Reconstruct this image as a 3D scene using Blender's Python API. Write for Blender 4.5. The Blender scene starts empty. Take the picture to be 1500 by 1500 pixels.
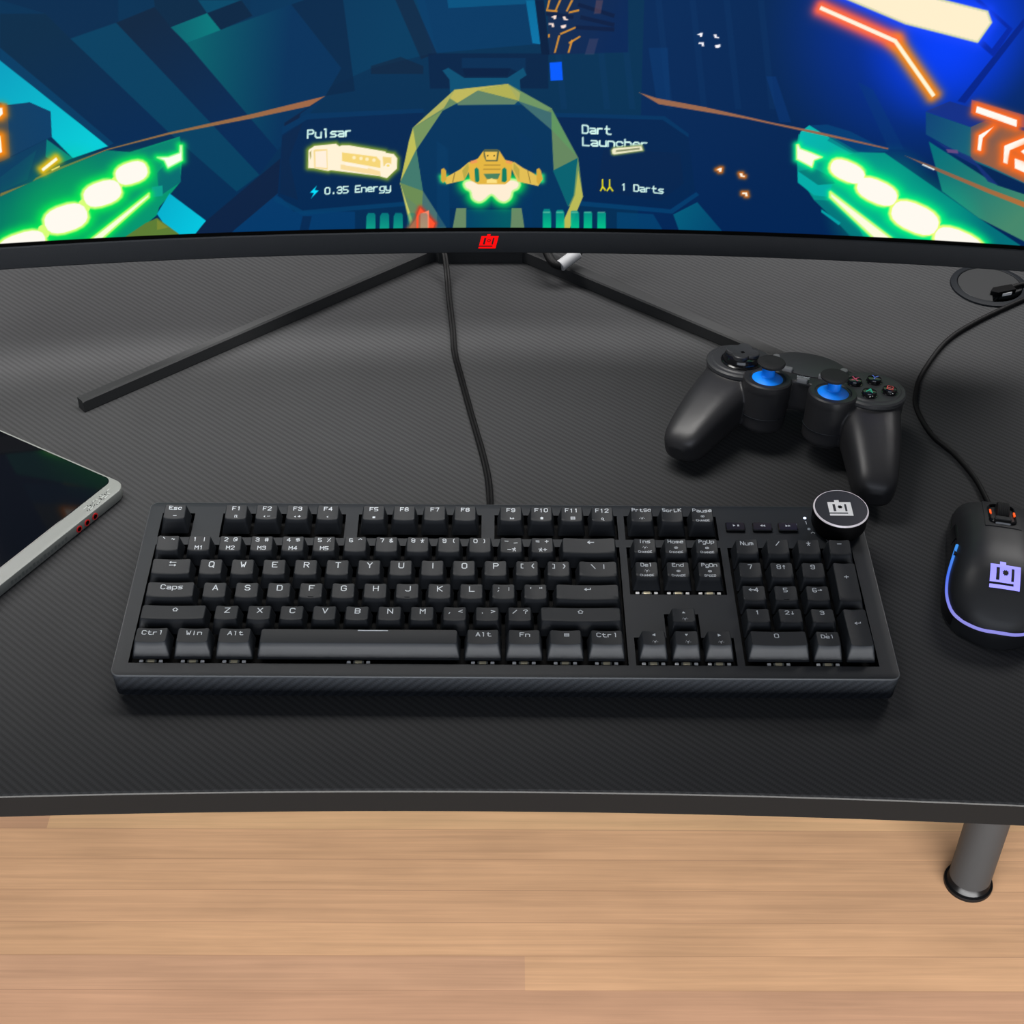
import bpy, bmesh, math, random
import numpy as np
from mathutils import Vector, Matrix

random.seed(4)
SC = bpy.context.scene
COL = SC.collection
CAM_LOC=(0.205897,-0.636206,0.669426)
CAM_RIGHT=(0.999878,-0.006501,0.014222)
CAM_UP=(-0.006698,0.643763,0.765195)
CAM_FORWARD=(0.014131,0.765197,-0.643641)
CAM_LENS=55.2000
MON_R=2.392026
MON_O=(0.199447,0.356609,0.080000)
MON_N=(0.022158,-0.997318,0.069756)
MON_X=(0.999753,0.022212,0.000000)
MON_Z=(-0.001549,0.069739,0.997564)
ART=[
('g',(1,50,86),(0,42,84),(-300,190),(-330,20),1.0,[(-420,0),(420,0),(420,370),(-420,370)]),
('g',(0,70,108),(0,48,88),(-67.7,137.0),(-180.9,184.6),0.5,[(-148.0,227.3),(-47.0,226.5),(-30.8,147.8),(-75.3,137.1),(-133.4,111.0),(-159.1,97.0)]),
('p',(2,44,80),1.0,[(-302.2,230.8),(-230.2,228.8),(-237.8,171.3),(-269.6,161.9),(-282.8,178.7),(-309.6,188.5)]),
('g',(4,44,74),(0,42,84),(-278.5,169.7),(-240.6,93.3),1.0,[(-282.8,178.7),(-269.6,161.9),(-214.4,95.5),(-255.8,87.1),(-314.9,157.7),(-311.1,179.8)]),
('p',(0,64,98),1.0,[(-269.6,161.9),(-239.2,171.3),(-155.7,62.3),(-172.5,50.2),(-214.4,95.5)]),
('g',(10,38,66),(0,42,86),(-221.7,172.3),(-176.6,91.0),1.0,[(-239.2,171.3),(-213.3,180.9),(-141.8,80.1),(-155.7,62.3)]),
('g',(0,96,108),(0,50,92),(-191.2,148.6),(-131.4,137.9),1.0,[(-195.6,156.4),(-172.5,165.0),(-125.4,180.6),(-95.1,137.4),(-106.8,118.2),(-141.8,80.1)]),
('p',(5,42,72),1.0,[(-213.3,228.5),(-148.0,227.3),(-157.5,184.1),(-180.3,175.7),(-204.7,167.3),(-213.3,180.9)]),
('g',(1,100,112),(0,120,124),(-202.5,167.2),(-178.5,164.3),1.0,[(-204.7,167.3),(-180.3,176.0),(-172.6,164.7),(-195.6,156.4)]),
('p',(4,38,68),1.0,[(-180.3,176.0),(-157.5,184.1),(-151.1,173.6),(-172.6,164.7)]),
('p',(0,72,104),1.0,[(-185.3,184.7),(-157.5,184.1),(-180.3,176.0)]),
('p',(2,38,72),0.8,[(-125.4,180.6),(-92.2,192.1),(-86.7,121.4),(-106.8,118.2),(-95.1,137.4)]),
('g',(0,160,192),(0,205,216),(-316.5,148.7),(-268.7,87.2),1.0,[(-316.4,149.5),(-255.8,87.1),(-280.4,79.6),(-292.2,95.7),(-290.2,113.3),(-302.4,120.2),(-317.8,116.2),(-321.3,121.1),(-342.4,133.1),(-335.9,167.6)]),
('g',(0,60,96),(0,60,100),(-309.6,188.5),(-309.2,188.1),1.0,[(-314.9,157.7),(-316.4,149.5),(-255.8,87.1),(-251.8,88.9)]),
('g',(1,40,90),(0,34,84),(95,140),(205,60),0.8,[(112,0),(420,0),(420,370),(100,370)]),
('r',(0,58,225),0.62,(295.7,185.1),115.8,128.4),
('r',(0,64,255),0.95,(308.3,163.0),61.1,65.9),
('p',(10,60,110),0.22,[(43.8,183.1),(47.8,183.1),(57.9,108.3),(53.7,108.2)]),
('p',(10,60,110),0.22,[(72.1,183.4),(76.1,183.4),(87.4,108.6),(83.2,108.6)]),
('p',(10,60,110),0.22,[(88.7,183.6),(92.7,183.6),(104.7,108.9),(100.5,108.8)]),
('p',(10,60,110),0.22,[(113.4,184.0),(117.4,184.1),(130.4,109.4),(126.2,109.3)]),
('p',(10,60,110),0.22,[(135.8,184.4),(139.8,184.5),(153.7,110.0),(149.5,109.9)]),
('p',(10,60,110),0.22,[(158.1,184.9),(162.1,185.0),(177.0,110.6),(172.8,110.5)]),
('p',(10,60,110),0.22,[(180.4,185.5),(184.4,185.6),(200.2,111.4),(196.0,111.2)]),
('p',(4,62,120),0.4,[(110.9,151.9),(123.7,152.2),(128.2,114.2),(118.9,114.1)]),
('p',(5,60,130),0.4,[(191.4,134.2),(197.8,134.4),(211.8,102.4),(204.0,102.1)]),
('p',(3,60,120),0.35,[(253.2,132.4),(264.1,127.5),(291.0,86.4),(280.6,85.9)]),
('p',(0,36,140),1.0,[(353.5,180.4),(354.6,174.8),(326.3,121.2),(321.0,122.2)]),
('p',(0,40,165),1.0,[(320.0,190.6),(323.6,190.8),(347.7,173.1),(339.2,153.5),(327.7,161.9),(330.3,164.6),(336.9,159.2),(344.1,173.0)]),
('p',(0,60,106),0.75,[(-45.5,226.5),(34.6,226.8),(32.6,183.0),(39.2,153.8),(-33.8,147.0),(-43.7,182.8)]),
('p',(15,30,56),0.55,[(-59.8,188.9),(-48.0,188.8),(-30.8,147.0),(-41.5,143.1)]),
('p',(14,34,60),0.6,[(-75.2,138.7),(-55.2,144.8),(-40.1,138.4),(-40.2,132.9),(-75.4,133.2)]),
('p',(2,34,70),0.8,[(-36.9,147.0),(44.0,147.2),(44.6,122.7),(-35.8,122.6)]),
('p',(3,56,98),0.5,[(-14.1,143.8),(28.7,143.9),(29.0,132.1),(18.1,136.8),(-14.1,136.8)]),
('g',(0,120,168),(3,130,185),(30.3,183.0),(37.7,155.7),0.8,[(28.1,182.9),(34.4,183.0),(39.2,153.3),(33.1,154.1)]),
('p',(0,92,138),0.7,[(-23.5,183.7),(28.1,183.8),(28.1,180.3),(-22.8,177.4)]),
('p',(2,30,64),1.0,[(34.1,183.0),(40.0,183.0),(44.9,146.4),(39.4,146.4)]),
('p',(7,80,116),1.0,[(-27.2,135.2),(-23.3,137.1),(-12.6,130.1),(16.7,130.2),(27.3,137.2),(29.6,132.1),(25.1,128.9),(26.2,111.0),(-22.1,110.9),(-22.6,128.9)]),
('p',(2,32,68),1.0,[(-14.1,136.8),(18.9,136.8),(16.6,131.3),(-11.8,131.2)]),
('g',(20,42,78),(2,38,88),(41.8,174.0),(87.8,156.2),0.9,[(39.0,226.8),(93.0,227.4),(97.4,148.6),(44.8,146.4)]),
('p',(224,150,50),0.9,[(43.1,183.2),(41.9,177.2),(43.0,176.9),(44.4,182.9)]),
('p',(224,150,50),0.9,[(50.2,183.4),(47.2,175.8),(48.3,175.4),(51.5,182.9)]),
('p',(224,150,50),0.9,[(58.1,183.5),(54.7,175.9),(55.8,175.4),(59.4,182.9)]),
('p',(224,150,50),0.9,[(63.3,177.2),(56.6,175.5),(56.9,174.3),(63.7,175.8)]),
('p',(224,150,50),0.9,[(43.3,160.3),(43.6,158.0),(44.7,158.1),(44.6,160.4)]),
('p',(224,150,50),0.9,[(50.3,159.8),(47.7,147.8),(48.8,147.5),(51.6,159.4)]),
('p',(224,150,50),0.9,[(59.0,156.8),(56.8,147.9),(58.0,147.6),(60.3,156.4)]),
('p',(224,150,50),0.9,[(51.8,159.8),(61.9,164.5),(61.4,165.6),(51.2,161.0)]),
('p',(224,150,50),0.9,[(57.9,153.7),(65.2,158.5),(64.6,159.5),(57.1,154.9)]),
('p',(224,150,50),0.9,[(41.7,175.6),(49.2,175.0),(49.3,176.2),(41.8,177.0)]),
('p',(7,28,64),0.8,[(62.3,179.0),(86.6,171.7),(87.3,174.3),(63.0,181.5)]),
('p',(7,28,64),0.8,[(64.2,170.6),(87.0,165.6),(87.5,168.3),(64.7,173.3)]),
('p',(7,28,64),0.8,[(61.6,163.7),(87.4,162.5),(87.5,165.3),(61.7,166.5)]),
('p',(7,28,64),0.8,[(41.6,172.7),(59.8,170.6),(60.0,173.3),(41.9,175.4)]),
('p',(120,80,90),0.5,[(74.5,183.4),(79.0,183.4),(77.9,174.4),(73.4,174.3)]),
('p',(90,75,105),0.4,[(71.1,157.5),(77.1,157.6),(74.6,146.7),(68.4,146.6)]),
('p',(255,228,215),1.0,[(45.1,171.8),(47.3,172.9),(48.7,172.9),(48.3,170.4),(46.9,170.4),(46.9,171.1)]),
('p',(255,228,215),1.0,[(52.7,172.2),(54.5,172.2),(55.0,170.8),(56.3,170.4),(56.4,169.7),(53.6,170.0)]),
('p',(255,228,215),1.0,[(43.7,167.7),(46.9,167.7),(47.4,165.2),(46.0,165.1),(45.5,166.6),(43.7,166.6)]),
('p',(255,228,215),1.0,[(51.6,166.1),(55.2,166.9),(55.2,165.0),(53.5,164.3),(52.1,164.6)]),
('p',(255,250,255),1.0,[(142.7,161.6),(144.9,162.8),(146.3,162.8),(146.0,160.2),(144.7,160.2),(144.6,161.0)]),
('p',(255,250,255),1.0,[(153.5,161.8),(155.3,161.9),(155.9,160.4),(157.3,160.1),(157.4,159.3),(154.6,159.6)]),
('p',(255,250,255),1.0,[(144.1,156.3),(147.3,156.4),(147.9,153.8),(146.5,153.8),(146.0,155.3),(144.1,155.2)]),
('p',(255,250,255),1.0,[(155.0,154.5),(158.6,155.4),(158.8,153.5),(157.0,152.8),(155.6,153.1)]),
('h',(205,110,30),(255,245,225),2.52,None,0.0,1.0,[(163.9,66.1),(166.1,67.4),(167.6,67.4),(167.4,64.6),(165.9,64.5),(165.9,65.4)]),
('h',(205,110,30),(255,245,225),2.52,None,0.0,1.0,[(180.2,63.8),(182.1,63.9),(182.7,62.3),(184.2,61.9),(184.2,61.1),(181.3,61.4)]),
('h',(205,110,30),(255,245,225),2.52,None,0.0,1.0,[(183.6,49.5),(186.9,49.6),(187.7,46.7),(186.2,46.7),(185.6,48.3),(183.7,48.2)]),
('p',(0,92,255),1.0,[(44.9,140.9),(53.0,141.5),(54.3,128.8),(46.0,128.3)]),
('p',(9,34,68),1.0,[(-106.8,118.2),(-135.7,99.7),(-139.1,75.0),(-209.0,18.0),(-210.4,4.7),(-183.2,3.5),(-176.8,21.1),(-140.9,49.6),(-124.5,106.0)]),
('p',(0,58,108),0.9,[(-178.5,19.4),(-144.2,47.9),(-134.1,33.7),(-90.8,32.7),(-92.2,2.4),(-183.0,5.2)]),
('p',(3,38,78),0.8,[(-127.9,30.1),(-121.5,29.9),(-125.8,14.0),(-132.2,14.2)]),
('p',(0,52,96),1.0,[(-137.5,96.5),(-119.9,105.9),(-40.7,108.4),(-40.0,105.6),(-120.1,101.8),(-137.9,91.2)]),
('p',(0,40,82),1.0,[(-137.9,91.2),(-120.1,101.8),(-40.0,105.6),(-44.2,95.0),(-57.9,54.8),(-55.1,40.0),(-127.7,34.4),(-144.4,46.2)]),
('p',(9,36,70),0.5,[(-138.0,89.9),(-123.4,99.4),(-134.5,73.2),(-130.3,42.4),(-142.7,47.9)]),
('p',(0,62,108),0.8,[(-146.0,45.9),(-127.7,34.4),(-55.1,39.7),(-54.4,36.5),(-127.9,30.9),(-147.1,42.0)]),
('p',(0,52,98),1.0,[(46.1,105.6),(125.0,104.3),(142.4,92.0),(142.6,89.2),(123.9,101.5),(46.2,102.6)]),
('p',(0,38,82),1.0,[(46.2,102.6),(123.9,101.5),(142.6,89.2),(150.4,49.4),(133.9,35.5),(72.4,39.1),(69.5,43.4),(60.0,82.1)]),
('p',(5,36,76),0.5,[(84.1,79.6),(137.5,77.8),(141.9,55.0),(126.6,41.5),(80.1,48.0)]),
('p',(0,64,112),0.8,[(65.5,40.5),(133.9,35.0),(151.2,48.7),(153.4,46.6),(135.5,31.7),(65.6,36.8)]),
('g',(0,92,124),(0,70,110),(137.7,36.0),(172.8,23.7),1.0,[(152.5,41.0),(173.6,17.5),(142.1,16.6),(136.2,31.1)]),
('p',(0,66,112),0.8,[(95.9,32.0),(121.9,31.0),(131.1,16.3),(96.7,15.6)]),
('g',(130,112,64),(160,104,72),(-332.7,55.9),(-110.0,116.2),1.0,[(-332.5,56.8),(-292.0,72.8),(-256.8,85.0),(-214.5,95.1),(-156.7,106.7),(-106.8,118.2),(-118.0,111.2),(-158.5,103.2),(-214.6,93.6),(-257.0,84.2),(-300.4,67.9),(-332.9,54.3)]),
('g',(14,62,100),(7,62,104),(-320.2,102.0),(-292.9,105.4),1.0,[(-351.0,118.1),(-321.7,118.8),(-302.4,120.2),(-289.9,113.2),(-291.8,95.7),(-328.6,79.5),(-360.7,67.0)]),
('p',(110,84,64),0.5,[(-350.7,119.6),(-321.3,121.1),(-316.8,120.1),(-321.6,81.0),(-328.6,79.5),(-360.7,67.0)]),
('p',(6,62,98),1.0,[(-328.6,79.0),(-295.5,93.9),(-291.5,81.0),(-310.1,63.8),(-332.5,56.8),(-363.8,50.5),(-359.4,73.5)]),
('p',(0,128,124),1.0,[(-295.5,93.9),(-280.4,79.6),(-290.0,76.0),(-298.2,81.4)]),
('p',(7,84,104),0.5,[(-330.5,68.4),(-303.4,86.6),(-312.9,65.6),(-332.4,57.4)]),
('h',(255,140,10),(255,250,238),5.05,None,0.0,1.0,[(-336.3,118.8),(-320.5,117.2),(-320.9,113.2),(-323.0,111.4),(-338.0,109.4)]),
('h',(255,140,10),(255,250,238),6.06,None,0.0,1.0,[(-333.9,99.6),(-325.1,97.8),(-326.0,86.5),(-327.4,86.0),(-336.8,83.6)]),
('g',(0,104,104),(0,150,112),(-303.6,66.7),(-244.3,27.6),1.0,[(-365.7,40.4),(-332.9,54.3),(-300.4,67.9),(-257.0,84.2),(-242.0,82.2),(-207.2,92.0),(-207.5,75.5),(-210.5,58.8),(-220.7,47.3),(-227.0,40.7),(-229.3,34.7),(-250.2,18.1),(-340.5,10.8),(-371.9,7.9)]),
('p',(0,120,112),0.5,[(-242.2,80.3),(-207.3,91.2),(-209.6,77.2),(-228.9,76.4)]),
('r',(0,205,90),0.5,(-283.9,45.3),43.9,49.6),
('r',(0,205,90),0.5,(-310.5,23.6),41.8,47.9),
('p',(1,104,112),0.9,[(-225.5,66.2),(-220.3,71.0),(-218.3,68.4),(-209.0,75.6),(-210.1,58.8),(-222.7,50.8),(-226.0,49.2)]),
('p',(7,160,140),1.0,[(-230.2,55.9),(-222.9,56.8),(-223.5,49.1),(-232.0,48.1)]),
('h',(235,190,20),(255,252,225),4.54,None,0.0,1.0,[(-301.4,71.1),(-290.5,78.9),(-291.4,80.7),(-302.3,72.9)]),
('p',(255,235,110),1.0,[(-295.7,71.2),(-289.9,73.7),(-290.1,74.6),(-295.9,72.0)]),
('h',(0,236,86),(255,250,236),6.57,(215,255,120),1.52,1.0,[(-307.0,22.5),(-307.4,18.5),(-309.6,15.3),(-313.5,12.4),(-319.2,9.9),(-328.0,7.4),(-333.9,6.7),(-338.2,7.2),(-341.0,9.0),(-342.3,12.6),(-341.9,16.6),(-339.6,19.8),(-335.7,22.6),(-330.0,25.1),(-321.3,27.6),(-315.5,28.3),(-311.2,27.8),(-308.3,26.1)]),
('h',(0,236,86),(255,250,236),6.57,(215,255,120),1.52,1.0,[(-275.9,40.0),(-276.0,35.5),(-277.9,32.0),(-281.3,29.0),(-286.3,26.5),(-294.1,24.3),(-299.4,23.8),(-303.4,24.6),(-306.0,26.9),(-307.3,31.0),(-307.1,35.5),(-305.2,38.9),(-301.8,41.9),(-296.8,44.3),(-289.1,46.5),(-283.9,47.0),(-279.9,46.2),(-277.3,44.0)]),
('h',(0,236,86),(255,250,236),6.57,(215,255,120),1.52,1.0,[(-250.6,56.8),(-250.7,52.8),(-252.2,49.7),(-255.2,47.1),(-259.6,44.9),(-266.4,42.9),(-271.0,42.4),(-274.5,43.2),(-276.9,45.2),(-278.1,48.8),(-278.0,52.8),(-276.4,55.9),(-273.4,58.5),(-269.1,60.6),(-262.3,62.6),(-257.7,63.1),(-254.3,62.3),(-251.9,60.4)]),
('h',(0,236,86),(255,250,236),6.57,(215,255,120),1.52,1.0,[(-231.2,70.3),(-231.2,66.8),(-232.5,64.2),(-234.9,61.9),(-238.6,60.0),(-244.3,58.3),(-248.2,57.9),(-251.1,58.7),(-253.1,60.4),(-254.2,63.6),(-254.2,67.1),(-252.9,69.7),(-250.5,72.0),(-246.8,73.9),(-241.2,75.5),(-237.3,75.9),(-234.4,75.2),(-232.4,73.5)]),
('p',(215,255,120),1.0,[(-304.4,27.6),(-304.3,25.4),(-304.6,23.8),(-305.4,22.6),(-306.5,21.8),(-308.4,21.3),(-309.6,21.4),(-310.6,22.1),(-311.3,23.4),(-311.8,25.4),(-311.9,27.6),(-311.5,29.2),(-310.8,30.4),(-309.6,31.2),(-307.8,31.7),(-306.5,31.6),(-305.5,30.9),(-304.8,29.6)]),
('p',(215,255,120),1.0,[(-274.3,45.2),(-274.1,43.1),(-274.4,41.5),(-275.2,40.3),(-276.3,39.5),(-278.1,39.0),(-279.4,39.1),(-280.4,39.8),(-281.1,41.0),(-281.6,43.1),(-281.7,45.2),(-281.4,46.7),(-280.7,47.9),(-279.5,48.7),(-277.7,49.3),(-276.5,49.1),(-275.5,48.5),(-274.7,47.2)]),
('p',(215,255,120),1.0,[(-249.8,61.0),(-249.7,58.8),(-250.0,57.3),(-250.7,56.2),(-251.8,55.3),(-253.6,54.8),(-254.9,54.9),(-255.9,55.6),(-256.7,56.8),(-257.2,58.8),(-257.3,60.9),(-257.0,62.4),(-256.3,63.6),(-255.2,64.4),(-253.4,64.9),(-252.1,64.8),(-251.1,64.1),(-250.4,63.0)]),
('p',(215,255,120),1.0,[(-306.8,22.6),(-307.2,18.5),(-309.4,15.3),(-313.4,12.4),(-319.2,9.8),(-328.0,7.3),(-334.0,6.6),(-338.4,7.1),(-341.2,8.9),(-342.5,12.6),(-342.0,16.6),(-339.7,19.8),(-335.8,22.7),(-330.1,25.2),(-321.3,27.6),(-315.4,28.4),(-311.0,27.9),(-308.2,26.2)]),
('p',(215,255,120),1.0,[(-275.7,40.0),(-275.9,35.5),(-277.7,31.9),(-281.2,28.9),(-286.3,26.4),(-294.1,24.1),(-299.5,23.6),(-303.5,24.5),(-306.1,26.8),(-307.5,30.9),(-307.2,35.5),(-305.3,39.0),(-301.9,41.9),(-296.9,44.4),(-289.1,46.6),(-283.8,47.1),(-279.8,46.3),(-277.1,44.1)]),
('p',(215,255,120),1.0,[(-250.5,56.9),(-250.5,52.8),(-252.1,49.7),(-255.1,47.0),(-259.5,44.8),(-266.4,42.8),(-271.1,42.3),(-274.6,43.1),(-277.0,45.1),(-278.2,48.8),(-278.1,52.8),(-276.5,55.9),(-273.5,58.5),(-269.1,60.7),(-262.3,62.7),(-257.7,63.2),(-254.2,62.4),(-251.8,60.5)]),
('p',(215,255,120),1.0,[(-231.1,70.4),(-231.1,66.8),(-232.4,64.1),(-234.8,61.8),(-238.5,59.9),(-244.3,58.2),(-248.2,57.9),(-251.2,58.6),(-253.2,60.3),(-254.3,63.5),(-254.3,67.1),(-253.0,69.8),(-250.5,72.1),(-246.9,73.9),(-241.2,75.6),(-237.3,76.0),(-234.3,75.3),(-232.3,73.6)]),
('p',(255,250,240),1.0,[(-307.9,22.3),(-308.3,18.5),(-310.4,15.4),(-314.1,12.7),(-319.5,10.3),(-327.8,8.0),(-333.4,7.3),(-337.5,7.8),(-340.2,9.5),(-341.4,12.9),(-340.9,16.7),(-338.8,19.7),(-335.1,22.4),(-329.7,24.7),(-321.5,27.0),(-316.0,27.7),(-311.9,27.3),(-309.2,25.6)]),
('p',(255,250,240),1.0,[(-276.7,39.7),(-276.9,35.5),(-278.6,32.2),(-281.8,29.3),(-286.6,27.0),(-294.0,24.9),(-299.0,24.4),(-302.7,25.2),(-305.2,27.3),(-306.5,31.2),(-306.3,35.5),(-304.5,38.8),(-301.3,41.5),(-296.5,43.8),(-289.3,45.9),(-284.3,46.4),(-280.6,45.6),(-278.1,43.6)]),
('p',(255,250,240),1.0,[(-251.4,56.6),(-251.4,52.8),(-252.9,49.9),(-255.7,47.4),(-259.8,45.3),(-266.3,43.4),(-270.7,43.0),(-274.0,43.7),(-276.2,45.6),(-277.3,49.0),(-277.2,52.8),(-275.7,55.7),(-272.9,58.2),(-268.8,60.2),(-262.4,62.1),(-258.1,62.5),(-254.8,61.8),(-252.6,60.0)]),
('p',(255,250,240),1.0,[(-231.9,70.2),(-231.8,66.8),(-233.0,64.3),(-235.3,62.1),(-238.8,60.4),(-244.2,58.8),(-247.9,58.4),(-250.7,59.1),(-252.6,60.7),(-253.6,63.7),(-253.6,67.1),(-252.4,69.6),(-250.1,71.7),(-246.6,73.5),(-241.3,75.1),(-237.6,75.4),(-234.8,74.7),(-232.9,73.1)]),
('h',(0,236,86),(250,255,220),4.54,(205,255,110),1.01,1.0,[(-232.8,51.2),(-233.1,48.5),(-274.4,14.3),(-282.2,14.8)]),
('h',(0,236,96),(250,255,240),4.04,(190,255,150),0.76,1.0,[(-223.9,77.5),(-216.5,77.5),(-208.5,80.2),(-207.6,85.5),(-206.5,85.4),(-207.5,74.8),(-217.7,69.6),(-219.5,75.1)]),
('g',(0,176,206),(0,196,222),(-223.7,42.3),(-201.8,25.6),1.0,[(-218.8,50.6),(-195.9,28.9),(-215.0,6.7),(-229.2,35.6)]),
('p',(92,124,52),1.0,[(-229.5,32.5),(-209.5,13.6),(-261.9,13.6),(-237.8,29.0)]),
('p',(150,150,50),0.5,[(-229.7,31.2),(-222.5,24.8),(-230.6,23.4)]),
('g',(12,70,120),(21,100,120),(302.6,106.0),(338.8,93.2),1.0,[(301.4,113.8),(333.1,104.6),(338.8,108.3),(385.6,103.0),(394.5,60.3),(376.3,66.2),(338.8,80.4),(304.1,97.8)]),
('p',(18,48,136),1.0,[(301.3,114.2),(316.0,122.0),(334.6,117.3),(384.5,108.4),(386.1,100.3),(338.8,108.3),(333.1,104.6)]),
('g',(110,80,90),(190,92,52),(335.6,98.0),(352.9,91.6),0.75,[(333.1,104.6),(342.3,109.9),(386.1,100.3),(394.5,60.3),(376.2,66.9),(351.0,77.2),(337.2,82.0)]),
('p',(190,90,90),0.75,[(330.2,123.8),(383.9,111.1),(385.6,103.0),(338.0,112.4),(331.3,114.7)]),
('g',(0,112,122),(70,136,108),(312.3,86.8),(376.8,39.8),1.0,[(306.8,92.8),(358.8,63.5),(395.9,53.3),(404.1,14.2),(350.4,38.4),(322.0,56.9)]),
('p',(21,50,120),0.9,[(310.5,93.7),(327.2,87.0),(336.9,83.4),(359.4,63.6),(351.8,65.9),(342.0,76.7),(323.6,85.4)]),
('p',(120,80,130),0.8,[(319.3,87.9),(327.1,87.7),(328.2,85.2),(321.0,85.5)]),
('p',(0,60,112),0.3,[(322.0,56.9),(350.4,38.4),(348.8,39.7),(332.8,40.1),(317.0,55.2)]),
('h',(255,108,30),(255,252,244),5.05,None,0.0,1.0,[(334.4,119.6),(362.6,111.4),(363.3,106.5),(334.5,115.1)]),
('h',(255,108,30),(255,252,244),5.05,None,0.0,1.0,[(348.0,105.6),(339.5,99.1),(340.5,88.5),(342.9,87.9),(342.4,97.3)]),
('h',(255,108,30),(255,252,244),5.05,None,0.0,1.0,[(373.3,101.1),(357.8,92.7),(359.4,80.6),(362.4,79.6),(362.1,89.7),(374.2,96.5)]),
('h',(255,108,30),(255,252,244),5.05,None,0.0,1.0,[(366.4,84.1),(377.4,80.9),(379.0,72.7),(367.9,76.9)]),
('h',(255,108,30),(255,252,244),5.05,None,0.0,1.0,[(369.5,89.3),(374.7,94.1),(376.6,84.5)]),
('p',(0,66,120),0.8,[(225.0,100.8),(236.7,101.7),(252.9,97.4),(280.8,84.5),(260.2,82.1)]),
('g',(0,150,140),(0,110,120),(235.4,67.9),(335.8,31.7),1.0,[(218.0,94.3),(257.5,82.7),(278.4,83.0),(350.4,38.4),(389.1,16.0),(270.6,8.1),(265.1,18.4),(234.5,45.8),(229.7,52.2),(221.3,60.5),(217.4,85.9)]),
('r',(0,215,145),0.6,(281.4,44.3),42.3,47.8),
('r',(0,215,150),0.6,(318.3,22.6),42.4,48.7),
('r',(0,210,145),0.5,(255.2,61.1),23.5,25.9),
('g',(0,182,178),(0,176,160),(218.2,92.3),(252.8,78.8),1.0,[(218.9,95.7),(224.4,100.8),(257.6,82.3),(244.1,75.0),(234.6,76.8),(218.7,83.2)]),
('p',(0,118,130),0.7,[(240.3,93.5),(261.5,82.2),(255.0,81.9),(238.1,90.2)]),
('p',(0,120,120),0.9,[(220.6,66.9),(231.6,69.5),(244.2,63.6),(247.6,58.8),(235.8,57.1)]),
('p',(0,172,168),1.0,[(220.6,66.9),(235.8,57.1),(245.7,58.0),(244.9,48.5),(234.1,49.2),(221.6,58.4)]),
('p',(0,110,120),0.8,[(234.5,45.8),(246.6,45.7),(267.9,27.5),(278.7,8.5),(263.8,18.3),(254.3,28.3)]),
('p',(0,160,165),1.0,[(240.5,38.8),(255.5,29.1),(254.4,27.1),(240.8,36.6)]),
('h',(0,245,130),(255,250,236),6.57,(236,255,120),1.52,1.0,[(267.6,63.0),(266.2,60.2),(263.9,59.0),(260.5,58.9),(256.2,59.9),(249.9,62.5),(245.9,64.9),(243.3,67.4),(242.1,70.1),(242.3,73.3),(243.7,76.0),(246.1,77.2),(249.4,77.3),(253.7,76.3),(259.9,73.8),(263.9,71.4),(266.5,68.9),(267.8,66.2)]),
('h',(0,245,130),(255,250,236),6.57,(236,255,120),1.52,1.0,[(292.5,47.9),(290.9,44.7),(288.2,43.3),(284.3,43.1),(279.1,44.3),(271.7,47.4),(267.0,50.2),(263.9,53.2),(262.3,56.3),(262.5,60.1),(264.1,63.2),(266.9,64.6),(270.8,64.7),(275.9,63.5),(283.2,60.6),(287.9,57.8),(291.1,54.9),(292.7,51.7)]),
('h',(0,245,130),(255,250,236),6.57,(236,255,120),1.52,1.0,[(324.6,28.5),(322.7,24.4),(319.5,22.5),(314.8,22.2),(308.7,23.6),(299.9,27.1),(294.2,30.5),(290.5,34.1),(288.7,38.1),(288.9,42.8),(290.8,46.7),(294.1,48.5),(298.7,48.8),(304.7,47.5),(313.5,44.0),(319.1,40.7),(322.8,37.1),(324.7,33.2)]),
('h',(0,245,130),(255,250,236),6.57,(236,255,120),1.52,1.0,[(359.9,10.1),(358.1,6.4),(354.8,4.7),(349.9,4.7),(343.4,6.2),(334.0,10.0),(327.9,13.4),(323.9,17.0),(321.7,20.8),(321.7,25.2),(323.6,28.9),(326.9,30.5),(331.7,30.5),(338.1,29.0),(347.5,25.3),(353.5,21.9),(357.6,18.4),(359.8,14.6)]),
('p',(236,255,120),1.0,[(269.3,59.8),(268.7,58.2),(267.9,57.3),(267.0,56.8),(265.9,56.8),(264.4,57.4),(263.5,58.2),(262.9,59.3),(262.8,60.6),(263.1,62.3),(263.7,64.0),(264.4,64.9),(265.3,65.3),(266.4,65.3),(268.0,64.7),(268.9,63.9),(269.4,62.9),(269.5,61.6)]),
('p',(236,255,120),1.0,[(295.2,43.6),(294.6,41.9),(293.9,40.9),(292.9,40.5),(291.8,40.5),(290.3,41.1),(289.4,41.9),(288.8,43.0),(288.7,44.3),(288.9,46.1),(289.5,47.7),(290.2,48.7),(291.1,49.1),(292.3,49.1),(293.8,48.5),(294.7,47.7),(295.3,46.6),(295.4,45.3)]),
('p',(236,255,120),1.0,[(326.8,25.4),(326.3,23.7),(325.6,22.7),(324.7,22.2),(323.5,22.2),(322.0,22.8),(321.0,23.7),(320.5,24.7),(320.3,26.1),(320.5,27.9),(321.1,29.6),(321.8,30.5),(322.7,31.0),(323.8,31.0),(325.4,30.4),(326.3,29.6),(326.9,28.5),(327.1,27.2)]),
('p',(236,255,120),1.0,[(267.7,62.9),(266.3,60.2),(263.9,58.9),(260.6,58.8),(256.2,59.8),(249.9,62.4),(245.8,64.8),(243.2,67.4),(241.9,70.1),(242.2,73.3),(243.6,76.1),(246.0,77.3),(249.3,77.4),(253.7,76.4),(259.9,73.8),(263.9,71.4),(266.6,68.9),(267.9,66.2)]),
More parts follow.
